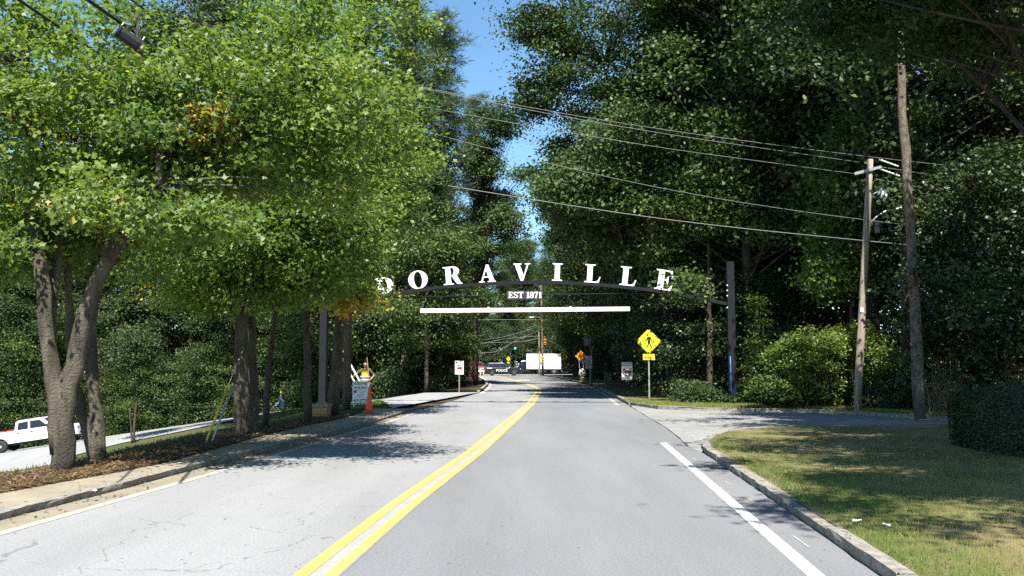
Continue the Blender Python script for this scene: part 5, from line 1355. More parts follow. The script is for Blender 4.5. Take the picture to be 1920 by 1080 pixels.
# ------------------------------------------------------------------ utility poles, wires
def util_pole(base, top, r0, r1, name, label, mat, nseg=8):
    r = thing(name, label, "utility pole", base); b = Vector(base); t = Vector(top) - b
    mb = MB(); mb.tube([t * (i / nseg) + Vector((0, 0, -0.3 if i == 0 else 0)) for i in range(nseg + 1)], [r0 + (r1 - r0) * i / nseg for i in range(nseg + 1)], 14)
    mb.build("shaft", mat, r, True); return r
q = P0(1607, 771, 0.09); Yu = float(q[1]); topu = PY(1631.5, 299, Yu)
up = util_pole(q, topu, 0.125, 0.095, "utility_pole", 'leaning brown wooden utility pole with a street lamp at the driveway', "pole_wood")
uo = Vector(q)
def ul(px, py, dy=0.0): return Vector(PY(px, py, Yu + dy)) - uo
mb = MB(); a, b = ul(1602, 326, -0.12), ul(1652, 313, -0.12); d = (b - a)
ang = math.atan2(d.z, d.x); mb.box((a + b) / 2, (d.length, 0.06, 0.085), 0, Matrix.Rotation(-ang, 3, 'Y')); mb.build("crossarm", "galvanised", up)
mb = MB(); mb.tube([ul(1634, 365), ul(1652, 357), ul(1662, 362)], 0.02, 6); mb.build("bracket", "galvanised", up)
for k in range(3):
    mb = MB(); mb.tube([ul(1652 + k * 5, 352 + k * 6), ul(1647 + k * 5, 366 + k * 6)], [0.045, 0.045], 8); mb.build("insulator", "aluminium", up, True)
mb = MB(); mb.tube([ul(1630, 420), ul(1645, 405), ul(1660, 396), ul(1672, 392)], 0.022, 6); mb.build("lamp_arm", "galvanised", up, True)
b0 = ul(1683, 392); mb = MB(); mb.lathe([(0.03, -0.26), (0.09, -0.15), (0.11, 0.1), (0.05, 0.24)], (0, 0, 0), 12, 0, 'X'); o = mb.build("lamp_head", "galvanised", up, True); o.location = b0; o.rotation_euler = (0, -0.2, 0); o.scale = (1, 1, 0.55)
mb = MB(); mb.box(ul(1643, 428, 0.05), (0.16, 0.14, 0.34)); mb.build("junction_box", "steel_dark", up, bev=0.02)
mb = MB(); mb.box(ul(1616, 581, -0.11), (0.09, 0.02, 0.14)); mb.build("number_tag", "sign_white", up)
# left pole, mostly behind the straight maple
q = PG(650, 776); q = np.array([PY(650, 700, Y6 + 2.6)[0], Y6 + 2.6, 0.0]); topl = PY(664, 88, Y6 + 2.6)
ulp = util_pole(q, topl, 0.13, 0.10, "utility_pole", 'wooden utility pole mostly hidden behind the straight brown maple', "bark_grey")
lo_ = Vector(q)
mb = MB(); mb.box(Vector(topl) - lo_ + Vector((0, -0.12, -0.35)), (1.4, 0.09, 0.1)); mb.build("crossarm", "pole_wood", ulp)
for k in (-0.6, 0.0, 0.6):
    mb = MB(); mb.lathe([(0.03, 0), (0.05, 0.04), (0.03, 0.08), (0.05, 0.12), (0.02, 0.17)], Vector(topl) - lo_ + Vector((k, -0.12, -0.30)), 10); mb.build("insulator", "white_enamel", ulp, True)
# near reddish pole beside the forked maple
q = PG(88, 888); Yr = float(q[1]); util_pole(q + np.array([0, 0.45, -0.03]), PY(90, 585, Yr + 0.45), 0.068, 0.064, "wooden_post", 'dark reddish wooden post pressed against the left of the forked maple', "pole_red")
YL = Y6 + 2.5
def wire(label, pts, r, mat, name="power_line", group=None, cat="wire"):
    P = smooth_path(pts, 28); mb = MB(); mb.tube(P, r, 5); o = mb.build(name, mat, None, True); return tag(o, label, cat, group)
def wpath(px):
    """survey pixels -> wire between the left pole (far plane YL) and the right pole (plane Yu) and on beyond"""
    out = []
    for a, b in px:
        t = (a - 655) / (1625 - 655); out.append(PY(a, b, YL + (Yu - 0.1 - YL) * t)); 
    return out
wire('topmost pale power line crossing from the hidden pole to the leaning pole', wpath([(655, 141), (750, 155), (950, 194), (1040, 211), (1250, 245), (1630, 295), (1920, 325), (2200, 348)]), 0.0075, "wire_pale")
wire('second power line running just under the topmost one over the road', wpath([(655, 143), (750, 157), (950, 198), (1040, 216), (1250, 252), (1610, 304)]), 0.0075, "wire_pale")
wire('third pale power line from the top, meeting the white crossarm', wpath([(655, 174), (750, 192), (950, 229), (1250, 279), (1604, 326)]), 0.0075, "wire_pale")
wire('power line continuing right from the white crossarm behind the pine trunk', wpath([(1652, 313), (1760, 330), (1920, 349), (2200, 375)]), 0.0075, "wire_pale")
wire('thin wire right of the leaning pole below the crossarm wires', wpath([(1640, 335), (1760, 358), (1920, 377), (2200, 400)]), 0.0075, "wire_pale")
wire('fourth power line that passes above the letters and below the crossarm', wpath([(655, 206), (770, 240), (1000, 301), (1250, 357), (1480, 395), (1620, 412), (1760, 430), (1920, 446), (2200, 470)]), 0.0075, "wire_pale")
wire('lowest and thickest cable strung over the arch between the poles', wpath([(655, 316), (830, 347), (1000, 375), (1250, 413), (1440, 434), (1612, 450), (1760, 466), (1920, 478), (2200, 500)]), 0.012, "wire_pale")
for k, (a, b) in enumerate(((1648, 299), (1650, 317))):
    p0_, p1_ = PY(a, b, Yu - 0.1), PY(a + 36, b + 13, Yu - 0.1); mb = MB(); d = Vector(p1_) - Vector(p0_)
    mb.tube([Vector(p0_) + d * (i / 12) for i in range(13)], [0.016 if i % 2 else 0.034 for i in range(13)], 8)
    tag(mb.build("strain_insulator", "bag_white", None, True), ('upper' if k == 0 else 'lower') + ' ribbed strain insulator between the leaning pole and the pine', 'insulator')
# near cables at the upper left with the splice case
def ncable(label, a, b, Ya, Yb2, r, mat="wire_black"):
    P = [PY(a[0] + (b[0] - a[0]) * t, a[1] + (b[1] - a[1]) * t + 0, Ya + (Yb2 - Ya) * t) for t in (0, 0.2, 0.4, 0.6, 0.8, 1)]
    return wire(label, P, r, mat, "cable", None, "cable")
ncable('thick black cable holding the splice case among the maple leaves', (110, -38), (640, 330), 8.0, YL - .2, 0.024)
ncable('black cable left of the splice case among the maple leaves', (-50, -58), (560, 355), 7.6, YL - 3, 0.020)
ncable('thinner black cable right of the splice case near the treetops', (180, -50), (560, 235), 9.0, YL, 0.016)
q = PY(241, 72, 9.6); r = thing("splice_case", 'black cable splice case hanging under the thick cable among leaves', "splice case", q, 0.0)
r.rotation_euler = (0, math.radians(27), math.radians(38)); r.scale = (0.85, 0.85, 0.85)
mb = MB(); mb.lathe([(0.05, -0.17), (0.085, -0.15), (0.09, 0.13), (0.05, 0.17)], (0, 0, 0), 8, 0, 'X'); mb.build("case", "wire_black", r, bev=0.006)
for s in (-0.15, 0.15):
    mb = MB(); mb.tube([(s, 0, 0.05), (s, 0, 0.15)], 0.012, 6); mb.build("hanger", "galvanised", r)
    mb = MB(); mb.lathe([(0.093, s - 0.012), (0.093, s + 0.012)], (0, 0, 0), 10, 0, 'X'); mb.build("end_collar", "wire_black", r)
# guy wire with guard
q0, q1 = PG(381, 835), PY(427, 723, Y3 + 3.0); q0 = PG(383, 833)
r = thing("guy_wire", 'leaning guy wire with long yellow guard rising from the straw bed', "guy wire", q0); go = Vector(q0)
q1 = Vector(PY(428, 722, float(q0[1]) + 0.8)); far = Vector(PY(650, 190, Y6 + 2.4))
mb = MB(); mb.tube([(0, 0, -0.05), q1 - go], 0.022, 8); mb.build("guard", "guard_yellow", r, True)
mb = MB(); mb.tube([Vector((0.09, 0.05, -0.05)), q1 - go + Vector((0.06, 0.05, -0.05))], 0.02, 8); mb.build("guard", "galvanised", r, True)
mb = MB(); mb.tube([q1 - go, far - go], 0.007, 5); mb.build("wire", "galvanised", r)

# far junction poles, signal, wires
Yj = 130.0
def pj(px, py, Y=Yj): return Vector(PY(px, py, Y))
b0 = pj(1018, 702); b0.z = 0.0
fp = util_pole(b0, pj(1014.5, 535), 0.17, 0.12, "utility_pole", 'far grey utility pole with lamp arm at the junction before the box truck', "bar_white")
for c in fp.children: c.data.materials.clear(); c.data.materials.append(MAT["dry_twig"])
mb = MB(); mb.tube([pj(1015.5, 600) - b0, pj(1012, 595) - b0, pj(1005, 594) - b0, pj(996, 594.6) - b0], 0.05, 6); mb.build("lamp_arm", "galvanised", fp)
mb = MB(); mb.box(pj(997, 594.8) - b0, (0.7, 0.25, 0.12)); mb.build("lamp_head", "sign_white", fp, bev=0.03)
mb = MB(); mb.box(pj(1016, 599.5) - b0, (2.2, 0.1, 0.1)); mb.build("crossarm", "dry_twig", fp)
b1_ = pj(1011.5, 702, 133); b1_.z = 0
util_pole(b1_, pj(1010.5, 611, 133), 0.15, 0.12, "utility_pole", 'shorter brown utility pole close behind the far grey pole', "pole_wood")
q = pj(1016, 690, 129.6); q.z = 0.0
r = thing("pole_sign", 'small yellow diamond over white plate fixed to the far grey pole', "road sign", q)
panel(dia(pj(1016, 672).z, 0.40), -0.16, -0.01, "sign_lime", "diamond_panel", r); panel([(-.12, pj(1016, 674).z), (.12, pj(1016, 671.5).z), (-.05, pj(1016, 669.5).z)], -0.171, -0.004, "sign_black", "arrow", r)
panel(rect(0, pj(1016, 681.5).z, 0.44, 0.6), -0.16, -0.01, "sign_white", "sign_panel", r)
def signal(px, py0, py1, Y, label, mat, lit):
    t, bt = PY(px, py0, Y), PY(px, py1, Y); h = t[2] - bt[2]
    r = thing("traffic_signal", label, "traffic light", (t[0], Y, bt[2])); 
    mb = MB(); mb.box((0, 0, h / 2), (0.36, 0.26, h)); mb.build("housing", mat, r, bev=0.03)
    for k in range(3):
        zc = h * (5 - 2 * k) / 6
        mb = MB(); mb.lathe([(0.13, -0.135), (0.12, -0.145)], (0, 0, zc), 14, 0, 'Y'); mb.build("lens", ("light_green" if lit and k == 2 else ("lamp_red" if k == 0 else "plate_dark")), r)
        mb = MB(); mb.tube([(-0.15, -0.24, zc + 0.03), (-0.1, -0.24, zc + 0.14), (0.1, -0.24, zc + 0.14), (0.15, -0.24, zc + 0.03)], 0.025, 5); mb.build("visor", mat, r)
signal(1022, 631, 647, 131.5, 'orange-yellow traffic signal beside the far grey pole', "signal_yellow", False)
signal(966, 639, 656, 136, 'dark hanging traffic signal showing green over the junction', "plate_dark", True)
fw = [('far span wire that carries the green traffic signal', [(870, 655, 133), (900, 662, 134), (930, 661, 135), (966, 639, 136), (1010, 620, 133)]),
      ('far pale wire from the brown pole down to the left wood', [(1011, 612, 133), (980, 622, 133), (940, 633, 132), (880, 640, 130)]),
      ('far wire second from the top at the brown pole', [(1011, 630, 133), (980, 632, 133), (940, 636, 132), (890, 648, 130)]),
      ('far wire lowest at the brown pole over the junction', [(1011, 634, 133), (985, 640, 133), (955, 642, 132), (900, 642, 130)]),
      ('far crossing wire level with the lamp arm', [(840, 600, 128), (930, 599.5, 130), (1015, 599.5, 130), (1090, 601, 131)]),
      ('overhead wire dropping through the sky gap, upper of the pair', [(700, 60, 40), (860, 240, 62), (960, 372, 90), (1015, 537, 130)]),
      ('overhead wire dropping through the sky gap, lower of the pair', [(640, 130, 34), (840, 320, 62), (940, 420, 90), (1014, 545, 130)])]
for lb, pts in fw:
    wire(lb, [PY(a, b, c) for a, b, c in pts], 0.016 if 'sky gap' in lb else 0.03, "wire_black" if 'sky gap' in lb else "wire_pale")

# ------------------------------------------------------------------ vehicles (length along local X, nose at +X)
def side_prism(poly, W, mat, name, parent, belt=None, top=None, taper=0.0, bev=0.03, yc=0.0):
    mb = MB(); mb.prism(poly, (0, -W / 2 + yc, 0), X3, Z3, (0, W, 0)); me = mb.mesh(name, mat)
    if taper:
        for v in me.vertices:
            if v.co.z > belt: v.co.y *= 1 - taper * (v.co.z - belt) / (top - belt)
    return link(name, me, parent, bev)
def arch_poly(x0, x1, zb, wheels, upper, rad=0.46):
    """outline: sill with two round wheel arches, then the upper points from nose to tail"""
    P = [(x0, zb)]
    for wx, wz in wheels:
        a0 = math.asin(min(1, max(-1, (zb - wz) / rad)))
        P += [(wx - rad * math.cos(t), wz + rad * math.sin(t)) for t in np.linspace(a0, PI - a0, 10)]
    P += [(x1, zb)] + upper
    return P
def wheels(parent, pos, r, W, rim="aluminium"):
    for x in pos:
        for s in (-1, 1):
            w = bpy.data.objects.new("wheel", None); COL.objects.link(w); w.parent = parent; w.location = (x, s * (W / 2 - 0.13), r)
            mb = MB(); mb.lathe([(r * 0.62, -0.12), (r * 0.93, -0.12), (r, -0.08), (r, 0.08), (r * 0.93, 0.12), (r * 0.62, 0.12)], (0, 0, 0), 20, 0, 'Y'); mb.build("tyre", "rubber", w, True)
            mb = MB(); mb.lathe([(r * 0.60, 0.0), (r * 0.58, s * 0.118), (r * 0.3, s * 0.09), (r * 0.18, s * 0.125)] if s > 0 else [(r * 0.18, -0.125), (r * 0.3, -0.09), (r * 0.58, -0.118), (r * 0.60, 0.0)], (0, 0, 0), 16, 0, 'Y'); mb.build("rim", rim, w, True)
def side_window(parent, poly, W, taper, belt, top, mat="glass_dark", name="window", proud=0.006):
    for s in (-1, 1):
        mb = MB(); pts = []
        for x, z in poly:
            y = W / 2 * (1 - taper * max(0, z - belt) / (top - belt)) + proud
            pts.append((x, s * y, z))
        n = len(pts); mb.add(pts + [(x, y - s * 0.01, z) for x, y, z in pts], [tuple(range(n)), tuple(reversed(range(n, 2 * n)))] + [(i, i + n, (i + 1) % n + n, (i + 1) % n) for i in range(n)])
        mb.build(name, mat, parent)
def quad_panel(parent, pts, mat, name, th=(0, 0, 0)):
    mb = MB(); mb.add(pts + [tuple(Vector(p) - Vector(th)) for p in pts], [(0, 1, 2, 3), (7, 6, 5, 4), (0, 4, 5, 1), (1, 5, 6, 2), (2, 6, 7, 3), (3, 7, 4, 0)]); return mb.build(name, mat, parent)
def pickup(loc, rz, paint, label, bumper="chrome", W=1.98, s=1.0):
    r = thing("pickup_truck", label, "pickup truck", loc, rz); r.scale = (s, s, s)
    wl = [(1.25, 0.41), (4.95, 0.41)]
    up_ = [(6.05, 0.72), (6.02, 1.05), (5.85, 1.17), (4.55, 1.24), (2.18, 1.26), (2.16, 1.30), (0.0, 1.30)]
    side_prism(arch_poly(0.0, 6.05, 0.52, wl, up_, 0.50), W, paint, "body", r)
    cab = [(2.16, 1.22), (2.24, 1.80), (2.42, 1.90), (3.72, 1.92), (3.92, 1.86), (4.60, 1.22)]
    side_prism(cab, W * 0.97, paint, "cab", r, 1.24, 1.92, 0.16, 0.05)
    a = (0.16, 1.24, 1.92)
    side_window(r, [(2.36, 1.30), (2.42, 1.76), (3.02, 1.80), (3.02, 1.30)], W * 0.97, *a)
    side_window(r, [(3.14, 1.30), (3.14, 1.80), (3.74, 1.78), (4.14, 1.40), (4.14, 1.30)], W * 0.97, *a)
    hw = W * 0.97 / 2
    quad_panel(r, [(4.58, -hw * .93, 1.28), (4.58, hw * .93, 1.28), (3.99, hw * .82, 1.83), (3.99, -hw * .82, 1.83)], "glass_dark", "windscreen", (0.02, 0, 0.02))
    quad_panel(r, [(2.155, hw * .86, 1.36), (2.155, -hw * .86, 1.36), (2.215, -hw * .80, 1.78), (2.215, hw * .80, 1.78)], "glass_dark", "rear_window", (-0.015, 0, 0))
    for x in (3.10, 2.20):
        pass
    for s_ in (-1, 1):
        for x0, x1 in ((2.26, 3.06), (3.10, 4.22)):
            d = MB(); d.box(((x0 + x1) / 2, s_ * (W / 2 + 0.004), 0.92), (x1 - x0, 0.014, 0.62)); dr = d.build("door", paint, r, bev=0.006)
            h = MB(); h.box((x0 + 0.14, s_ * (W / 2 + 0.022), 1.12), (0.17, 0.03, 0.05)); h.build("handle", "plate_dark", dr)
        mm = MB(); mm.box((4.25, s_ * (W / 2 + 0.10), 1.36), (0.12, 0.2, 0.2)); mm.build("mirror", "plate_dark", r, bev=0.03)
        hl = MB(); hl.box((6.0, s_ * (W / 2 - 0.22), 0.95), (0.08, 0.34, 0.2)); hl.build("headlight", "aluminium", r, bev=0.02)
        tl = MB(); tl.box((0.0, s_ * (W / 2 - 0.09), 1.02), (0.05, 0.14, 0.36)); tl.build("tail_light", "lamp_red", r)
    g = MB(); g.box((6.02, 0, 0.92), (0.08, 1.05, 0.30)); gr = g.build("grille", "chrome", r, bev=0.02)
    for z in (0.84, 1.0):
        q = MB(); q.box((6.062, 0, z), (0.01, 0.95, 0.07)); q.build("grille_slot", "plate_dark", gr)
    b = MB(); b.box((6.1, 0, 0.60), (0.16, W * 0.98, 0.24)); b.build("bumper", bumper, r, bev=0.04)
    b = MB(); b.box((-0.08, 0, 0.62), (0.14, W * 0.95, 0.2)); b.build("bumper", bumper, r, bev=0.03)
    u = MB(); u.box((3.1, 0, 0.52), (5.2, W * 0.72, 0.26)); u.build("underbody", "underbody", r)
    bed = MB(); bed.box((1.08, 0, 1.302), (1.98, W * 0.84, 0.012)); bed.build("bed_floor", "underbody", r)
    wheels(r, (1.25, 4.95), 0.40, W)
    return r
# white pickup on the side street: nose towards the junction
qf, qr = PG(136, 832), PG(-34, 842)
Yw = 54.0
def on_land(px, Y):
    x = PY(px, 800, Y)[0]; return np.array([x, Y, gz(x, Y) + 0.055])
qa, qb = on_land(-20, 56.6), on_land(164, 57.2)
d = Vector(qb - qa); rzw = math.atan2(d.y, d.x)
wp = pickup(qa, rzw, "car_white", 'white crew cab pickup driving on the side street behind the maples', s=d.length / 6.18)
wp.rotation_euler = (0, -math.asin(d.z / d.length), rzw)
mb = MB(); 
for x in (0.5, 1.0, 1.5): mb.box((x, 0.2, 1.35), (0.34, 0.5, 0.08))
tag(mb.build("cargo_box", "lamp_red", None, bev=0.02), 'red cargo piled in the bed of the white pickup', 'cargo'); 
bpy.data.objects["cargo_box"].matrix_world = wp.matrix_basis @ Matrix.Identity(4)
# red pickup facing the camera at the junction
q = P0(884, 704.2); rp = pickup((q[0] + 0.1, q[1] + 6.1, 0.0), -PI / 2 + 0.12, "car_red", 'red pickup facing the camera behind cones at the junction', bumper="sign_white")
for c in rp.children:
    if c.name.startswith("grille"): c.data.materials.clear(); c.data.materials.append(MAT["sign_white"])
# police utility vehicle
def police(loc, rz, label):
    r = thing("police_vehicle", label, "police car", loc, rz); W = 1.95
    up_ = [(5.0, 0.62), (4.95, 0.86), (4.72, 1.0), (3.75, 1.10), (0.12, 1.14), (0.02, 0.95), (-0.02, 0.6)]
    side_prism(arch_poly(0.0, 4.98, 0.36, [(1.0, 0.38), (4.0, 0.38)], up_, 0.45), W, "car_black", "body", r)
    side_prism([(0.12, 1.08), (0.42, 1.60), (0.62, 1.70), (2.6, 1.72), (2.95, 1.66), (3.85, 1.06)], W * 0.96, "car_black", "cabin", r, 1.1, 1.72, 0.2, 0.05)
    a = (0.2, 1.1, 1.72)
    for P in ([(0.42, 1.18), (0.58, 1.54), (1.10, 1.58), (1.10, 1.18)], [(1.18, 1.18), (1.18, 1.58), (2.02, 1.60), (2.02, 1.18)], [(2.12, 1.18), (2.12, 1.60), (2.75, 1.58), (3.38, 1.18)]): side_window(r, P, W * 0.96, *a)
    hw = W * 0.48
    quad_panel(r, [(3.83, -hw * .92, 1.12), (3.83, hw * .92, 1.12), (3.02, hw * .80, 1.65), (3.02, -hw * .80, 1.65)], "glass_dark", "windscreen", (0.02, 0, 0.02))
    mb = MB(); mb.box((1.55, 0, 1.732), (2.1, 1.35, 0.035)); mb.build("roof_panel", "car_white", r, bev=0.01)
    lb = MB(); lb.box((2.25, 0, 1.80), (0.28, 1.2, 0.10)); lbo = lb.build("light_bar", "lamp_blue", r, bev=0.02)
    for s in (-0.35, 0.35):
        q = MB(); q.box((2.25, s, 1.865), (0.22, 0.4, 0.035)); q.build("beacon", "light_blue", lbo)
    for s in (-1, 1):
        for x0, x1 in ((1.2, 2.06), (2.12, 3.1)):
            d_ = MB(); d_.box(((x0 + x1) / 2, s * (W / 2 + 0.004), 0.78), (x1 - x0, 0.014, 0.62)); dd = d_.build("door", "car_black", r, bev=0.006)
            h_ = MB(); h_.box((x0 + 0.14, s * (W / 2 + 0.02), 0.99), (0.16, 0.03, 0.04)); h_.build("handle", "chrome", dd)
        o = flat_text("lettering", "police", "sign_white", r, (2.32, s * (W / 2 + 0.016), 0.74), 0 if s < 0 else PI)
        m_ = MB(); m_.box((3.35, s * (W / 2 + 0.1), 1.14), (0.12, 0.18, 0.13)); m_.build("mirror", "car_white", r, bev=0.03)
        t_ = MB(); t_.box((0.03, s * (W / 2 - 0.1), 0.98), (0.08, 0.16, 0.26)); t_.build("tail_light", "lamp_red", r)
        h_ = MB(); h_.box((4.86, s * (W / 2 - 0.2), 0.86), (0.2, 0.3, 0.14)); h_.build("headlight", "aluminium", r, bev=0.02)
        st = MB(); st.box((0.62, s * (W / 2 + 0.008), 1.04), (0.7, 0.01, 0.1)); st.build("side_stripe", "car_white", r)
        st = MB(); st.box((3.15, s * (W / 2 + 0.008), 1.03), (0.55, 0.01, 0.05)); st.build("side_stripe", "car_white", r)
    b = MB(); b.box((5.0, 0, 0.5), (0.12, W * 0.94, 0.22)); b.build("bumper", "plate_dark", r, bev=0.03)
    pb = MB()
    for s in (-0.3, 0.3): pb.box((5.1, s, 0.62), (0.05, 0.06, 0.5))
    pb.box((5.1, 0, 0.85), (0.05, 0.66, 0.05)); pb.build("push_bar", "plate_dark", r)
    u = MB(); u.box((2.5, 0, 0.4), (4.3, W * 0.7, 0.2)); u.build("underbody", "underbody", r)
    wheels(r, (1.0, 4.0), 0.38, W, "chrome")
    return r
q0, q1 = P0(909, 704.4), P0(971, 704.2); d = (q1 - q0); d[1] = 0
police((q0[0], q0[1] + 0.9, 0.0), 0.05, 'black police utility vehicle with white POLICE lettering across the road')
# white box truck
def box_truck(loc, rz, label, L, H0, H1):
    r = thing("box_truck", label, "truck", loc, rz); W = 2.4
    mb = MB(); mb.box((-L / 2, 0, (H0 + H1) / 2), (L, W, H1 - H0)); bx = mb.build("cargo_body", "car_white", r, bev=0.02)
    for z in (H0 + 0.04, H1 - 0.04):
        for s in (-1, 1):
            e = MB(); e.box((-L / 2, s * (W / 2 + 0.008), z), (L, 0.02, 0.08)); e.build("side_rail", "trailer_grey", bx)
    for k in range(1, int(L / 1.2)):
        e = MB(); e.box((-k * 1.2, -(W / 2 + 0.006), (H0 + H1) / 2), (0.03, 0.012, H1 - H0 - 0.2)); e.build("rivet_strip", "car_white", bx)
    f = MB(); f.box((-L / 2, 0, H0 - 0.12), (L, 0.9, 0.22)); f.build("frame", "underbody", r)
    side_prism([(0.1, 0.55), (2.0, 0.55), (2.0, 1.15), (1.3, 1.25), (0.9, 2.1), (0.1, 2.15)], 2.1, "car_black", "cab", r, 1.2, 2.1, 0.12, 0.05)
    side_window(r, [(0.35, 1.3), (0.35, 1.9), (0.85, 1.9), (1.15, 1.3)], 2.1, 0.12, 1.2, 2.1)
    for s in (-1, 1):
        m_ = MB(); m_.box((1.25, s * 1.25, 1.6), (0.08, 0.16, 0.34)); m_.build("mirror", "sign_white", r)
    b = MB(); b.box((2.05, 0, 0.6), (0.12, 2.1, 0.26)); b.build("bumper", "chrome", r)
    st = MB(); st.box((-L - 0.1, 0, 0.55), (0.1, 2.2, 0.12)); st.build("rear_step", "galvanised", r)
    wheels(r, (1.25, -L * 0.45, -L * 0.8), 0.46, 2.4)
    return r
q = pj(987, 700, 141); L = (pj(1051, 690, 141) - pj(987, 690, 141)).length
box_truck((q.x, 141, 0.0), PI, 'white box truck parked across the junction behind the far poles', L, pj(1000, 692, 141).z, pj(1000, 663, 141).z)

# ------------------------------------------------------------------ people
def dress(root, out, J, vestband):
    for k, nm in (('body', 'body'), ('shirt', 'shirt'), ('vest', 'safety_vest'), ('trousers', 'trousers'), ('boots', 'boots')): link(nm, out[k], root)
def face(root, J, yaw, nod, shades=False):
    M = Matrix.Translation(J['head']) @ Matrix.Rotation(yaw, 4, 'Z') @ Matrix.Rotation(nod, 4, 'X')
    for s in (-1, 1):
        if not shades:
            mb = MB(); mb.box((s * 0.031, 0.083, 0.006), (0.022, 0.01, 0.012)); o = mb.build("eye", "hair_dark", root); o.matrix_local = M
    mb = MB(); mb.box((0, 0.09, -0.062), (0.045, 0.01, 0.009)); o = mb.build("mouth", "sign_red", root); o.matrix_local = M
    if shades:
        mb = MB(); mb.box((0, 0.092, 0.008), (0.13, 0.02, 0.036))
        for s in (-1, 1): mb.box((s * 0.074, 0.04, 0.012), (0.008, 0.12, 0.012))
        o = mb.build("sunglasses", "plate_dark", root); o.matrix_local = M
    return M
def half_shell(name, mat, root, M, sc, zmin, brim=False):
    b = bmesh.new(); bmesh.ops.create_uvsphere(b, u_segments=18, v_segments=12, radius=1.0)
    bmesh.ops.delete(b, geom=[v for v in b.verts if v.co.z < zmin or (not brim and v.co.y > 0.55 and v.co.z < 0.55)], context='VERTS')
    for v in b.verts: v.co = Vector((v.co.x * sc[0], v.co.y * sc[1] - 0.004, v.co.z * sc[2] + 0.008))
    if brim:
        vs = [b.verts.new((0.075 * math.cos(t), 0.07 + 0.10 * math.sin(t), 0.032 - 0.02 * math.sin(t))) for t in np.linspace(0, PI, 9)]
        b.faces.new(vs)
    me = bpy.data.meshes.new(name); b.to_mesh(me); b.free(); me.materials.append(MAT[mat]); me.polygons.foreach_set("use_smooth", [True] * len(me.polygons))
    o = link(name, me, root); o.matrix_local = M
    md = o.modifiers.new("thick", 'SOLIDIFY'); md.thickness = 0.008; md.offset = 1
    return o
def vest_bands(root, J, w, d, mat="reflective"):
    for z_, s in ((0.28, 1.0), (0.62, 1.03)):
        c = J['pelvis'].lerp(J['chest'], z_); mb = MB(); n = 20
        mb.add([(c.x + w * s * math.cos(2 * PI * k / n), c.y + d * s * math.sin(2 * PI * k / n), c.z + h) for h in (-0.025, 0.025) for k in range(n)], [(k, (k + 1) % n, n + (k + 1) % n, n + k) for k in range(n)])
        mb.build("reflective_band", mat, root, True)
# worker standing with the ladder: faces the camera
S = 1.0
stand = dict(J=dict(pelvis=(0, 0, 0.96), chest=(0.0, 0.0, 1.32), neck=(0.0, 0.01, 1.50), head=(0.0, 0.03, 1.64),
                    sh_r=(-0.19, 0, 1.42), el_r=(-0.36, -0.06, 1.22), wr_r=(-0.23, 0.10, 1.06), sh_l=(0.19, 0, 1.42), el_l=(0.40, 0.10, 1.24), wr_l=(0.60, 0.20, 1.10),
                    hip_l=(0.10, 0, 0.92), kn_l=(0.12, 0.03, 0.50), an_l=(0.12, 0.0, 0.085), to_l=(0.15, 0.15, 0.03),
                    hip_r=(-0.10, 0, 0.92), kn_r=(-0.13, 0.05, 0.50), an_r=(-0.14, 0.0, 0.085), to_r=(-0.18, 0.15, 0.03)),
             hand_r=((0.6, 0.2, -0.5), (0, 0.5, 0.6), (0.4, -0.6, 0.1), 0.5), hand_l=((0.8, 0.4, -0.25), (0, 0.3, 1), (-0.2, 0.9, -0.2), 0.8), yaw=0.25, nod=-0.05, vest="vest_yellow")
out, J = make_person(stand)
Yk = 32.5; xk = PY(685, 700, Yk)[0]; top_z = zat(685, 679.0, Yk)
root = thing("person", 'worker in yellow vest and sunglasses holding a ladder behind the lease sign', "person", (xk, Yk, gz(xk, Yk)), PI)
sc_ = (top_z - gz(xk, Yk)) / 1.765; root.scale = (sc_,) * 3
dress(root, out, J, None); M = face(root, J, 0.25, -0.05, True); half_shell("hair", "hair_dark", root, M, (0.082, 0.104, 0.124), 0.0); vest_bands(root, J, 0.196, 0.152)
# ladder whose side rail is in his right hand (image left)
lt, lb_ = Vector(PY(640, 660, Yk - 0.25)), Vector(PY(694, 764, Yk - 0.25)); lb_.z = gz(lb_.x, lb_.y); 
lad = thing("ladder", 'aluminium ladder tilted left in the hand of the standing worker', "ladder", tuple(lb_)); d = lt - lb_
wv = Vector((-d.z, 0, d.x)).normalized() * 0.10 + Vector((0, 0.10, 0))
for s in (-1, 1):
    mb = MB(); mb.tube([wv * s, d + wv * s], 0.034, 6); mb.build("side_rail", "sign_white", lad)
for k in range(1, 9):
    mb = MB(); mb.tube([d * (k / 9) - wv, d * (k / 9) + wv], 0.014, 6); mb.build("rung", "ladder_metal", lad)
a_, b_ = Vector(PY(688, 670, Yk - 0.35)), Vector(PY(696, 745, Yk - 0.35)); b_.z = gz(b_.x, b_.y)
mb = MB(); mb.tube([b_, (a_ + b_) / 2 + Vector((0.01, 0, 0)), a_], 0.011, 8)
tag(mb.build("wooden_staff", "pole_wood", None, True), 'long thin wooden staff standing in front of the worker with sunglasses', 'staff')
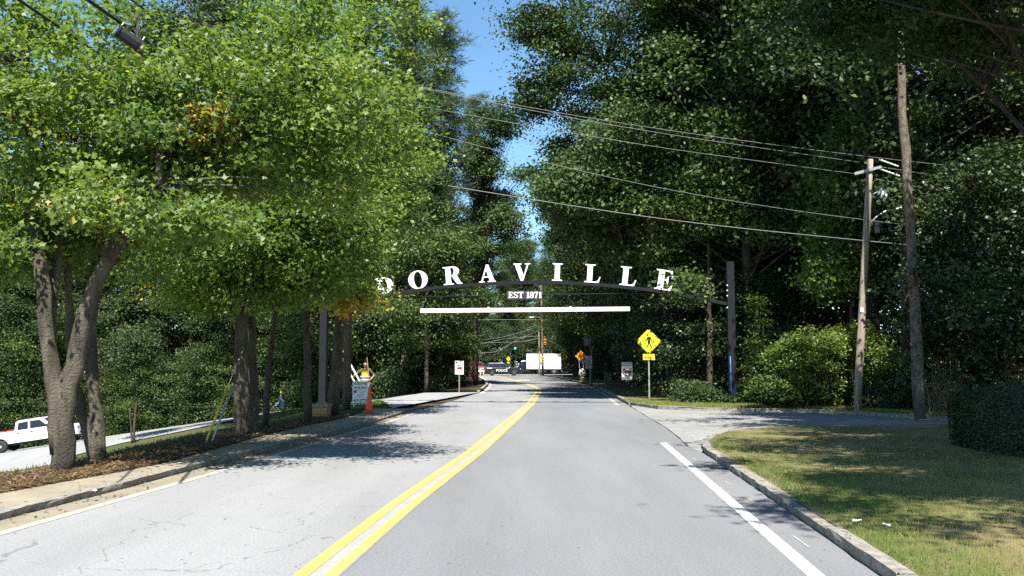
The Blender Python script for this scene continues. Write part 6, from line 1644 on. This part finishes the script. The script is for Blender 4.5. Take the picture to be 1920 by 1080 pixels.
# worker walking up the side street to the right
walk = dict(J=dict(pelvis=(0, 0, 0.93), chest=(0.0, 0.07, 1.28), neck=(0.0, 0.12, 1.46), head=(0.0, 0.19, 1.58),
                   sh_l=(0.185, 0.08, 1.37), el_l=(0.22, 0.10, 1.09), wr_l=(0.20, 0.28, 0.94), sh_r=(-0.185, 0.06, 1.37), el_r=(-0.23, -0.02, 1.08), wr_r=(-0.22, 0.06, 0.84),
                   hip_l=(0.09, 0, 0.89), kn_l=(0.09, 0.16, 0.50), an_l=(0.09, 0.10, 0.09), to_l=(0.10, 0.26, 0.03),
                   hip_r=(-0.09, -0.01, 0.89), kn_r=(-0.09, -0.16, 0.52), an_r=(-0.09, -0.48, 0.20), to_r=(-0.10, -0.38, 0.06)),
            hand_l=((0, 0.4, -0.9), (0, 0.9, 0.2), (-0.9, 0, 0), 0.5), hand_r=((0, 0.2, -1), (0, 0.9, 0.2), (0.9, 0, 0), 0.5), yaw=0.0, nod=-0.28, vest="vest_lime")
out, J = make_person(walk)
Yk2 = 56.0; xk2 = PY(528, 740, Yk2)[0]; zf = gz(xk2, Yk2)
root = thing("person", 'worker in lime vest, cap and jeans walking up the side street', "person", (xk2, Yk2, zf), -PI / 2)
sc_ = (zat(528, 715, Yk2) - zf) / 1.72; root.scale = (sc_,) * 3
dress(root, out, J, None); M = face(root, J, 0.0, -0.28); half_shell("cap", "cap_grey", root, M, (0.086, 0.108, 0.128), 0.12, True); half_shell("hair", "hair_dark", root, M, (0.081, 0.102, 0.122), -0.3)

# ------------------------------------------------------------------ litter
for px, py, z, lb in ((175, 921, 0.115, 'crumpled white paper lying on the left kerb'), (1607, 977, 0.12, 'flat white card lying on the lawn near the kerb'), (1662, 985, 0.12, 'pale scrap of paper in the lawn beyond the white card')):
    q = P0(px, py, z); mb = MB(); s = 0.022; rk3 = random.Random(px)
    vs = [(u * s * 1.6, v * s, rk3.uniform(0, 0.02)) for v in (-1, 0, 1) for u in (-1, 0, 1)]
    mb.add(vs, [(0, 1, 4, 3), (1, 2, 5, 4), (3, 4, 7, 6), (4, 5, 8, 7)]); mb.add([(x, y, z_ - 0.004) for x, y, z_ in vs], [(3, 4, 1, 0), (4, 5, 2, 1), (6, 7, 4, 3), (7, 8, 5, 4)])
    o = mb.build("paper_scrap", "paper"); o.location = q; o.rotation_euler = (0, 0, rk3.uniform(0, 3)); tag(o, lb, 'litter')
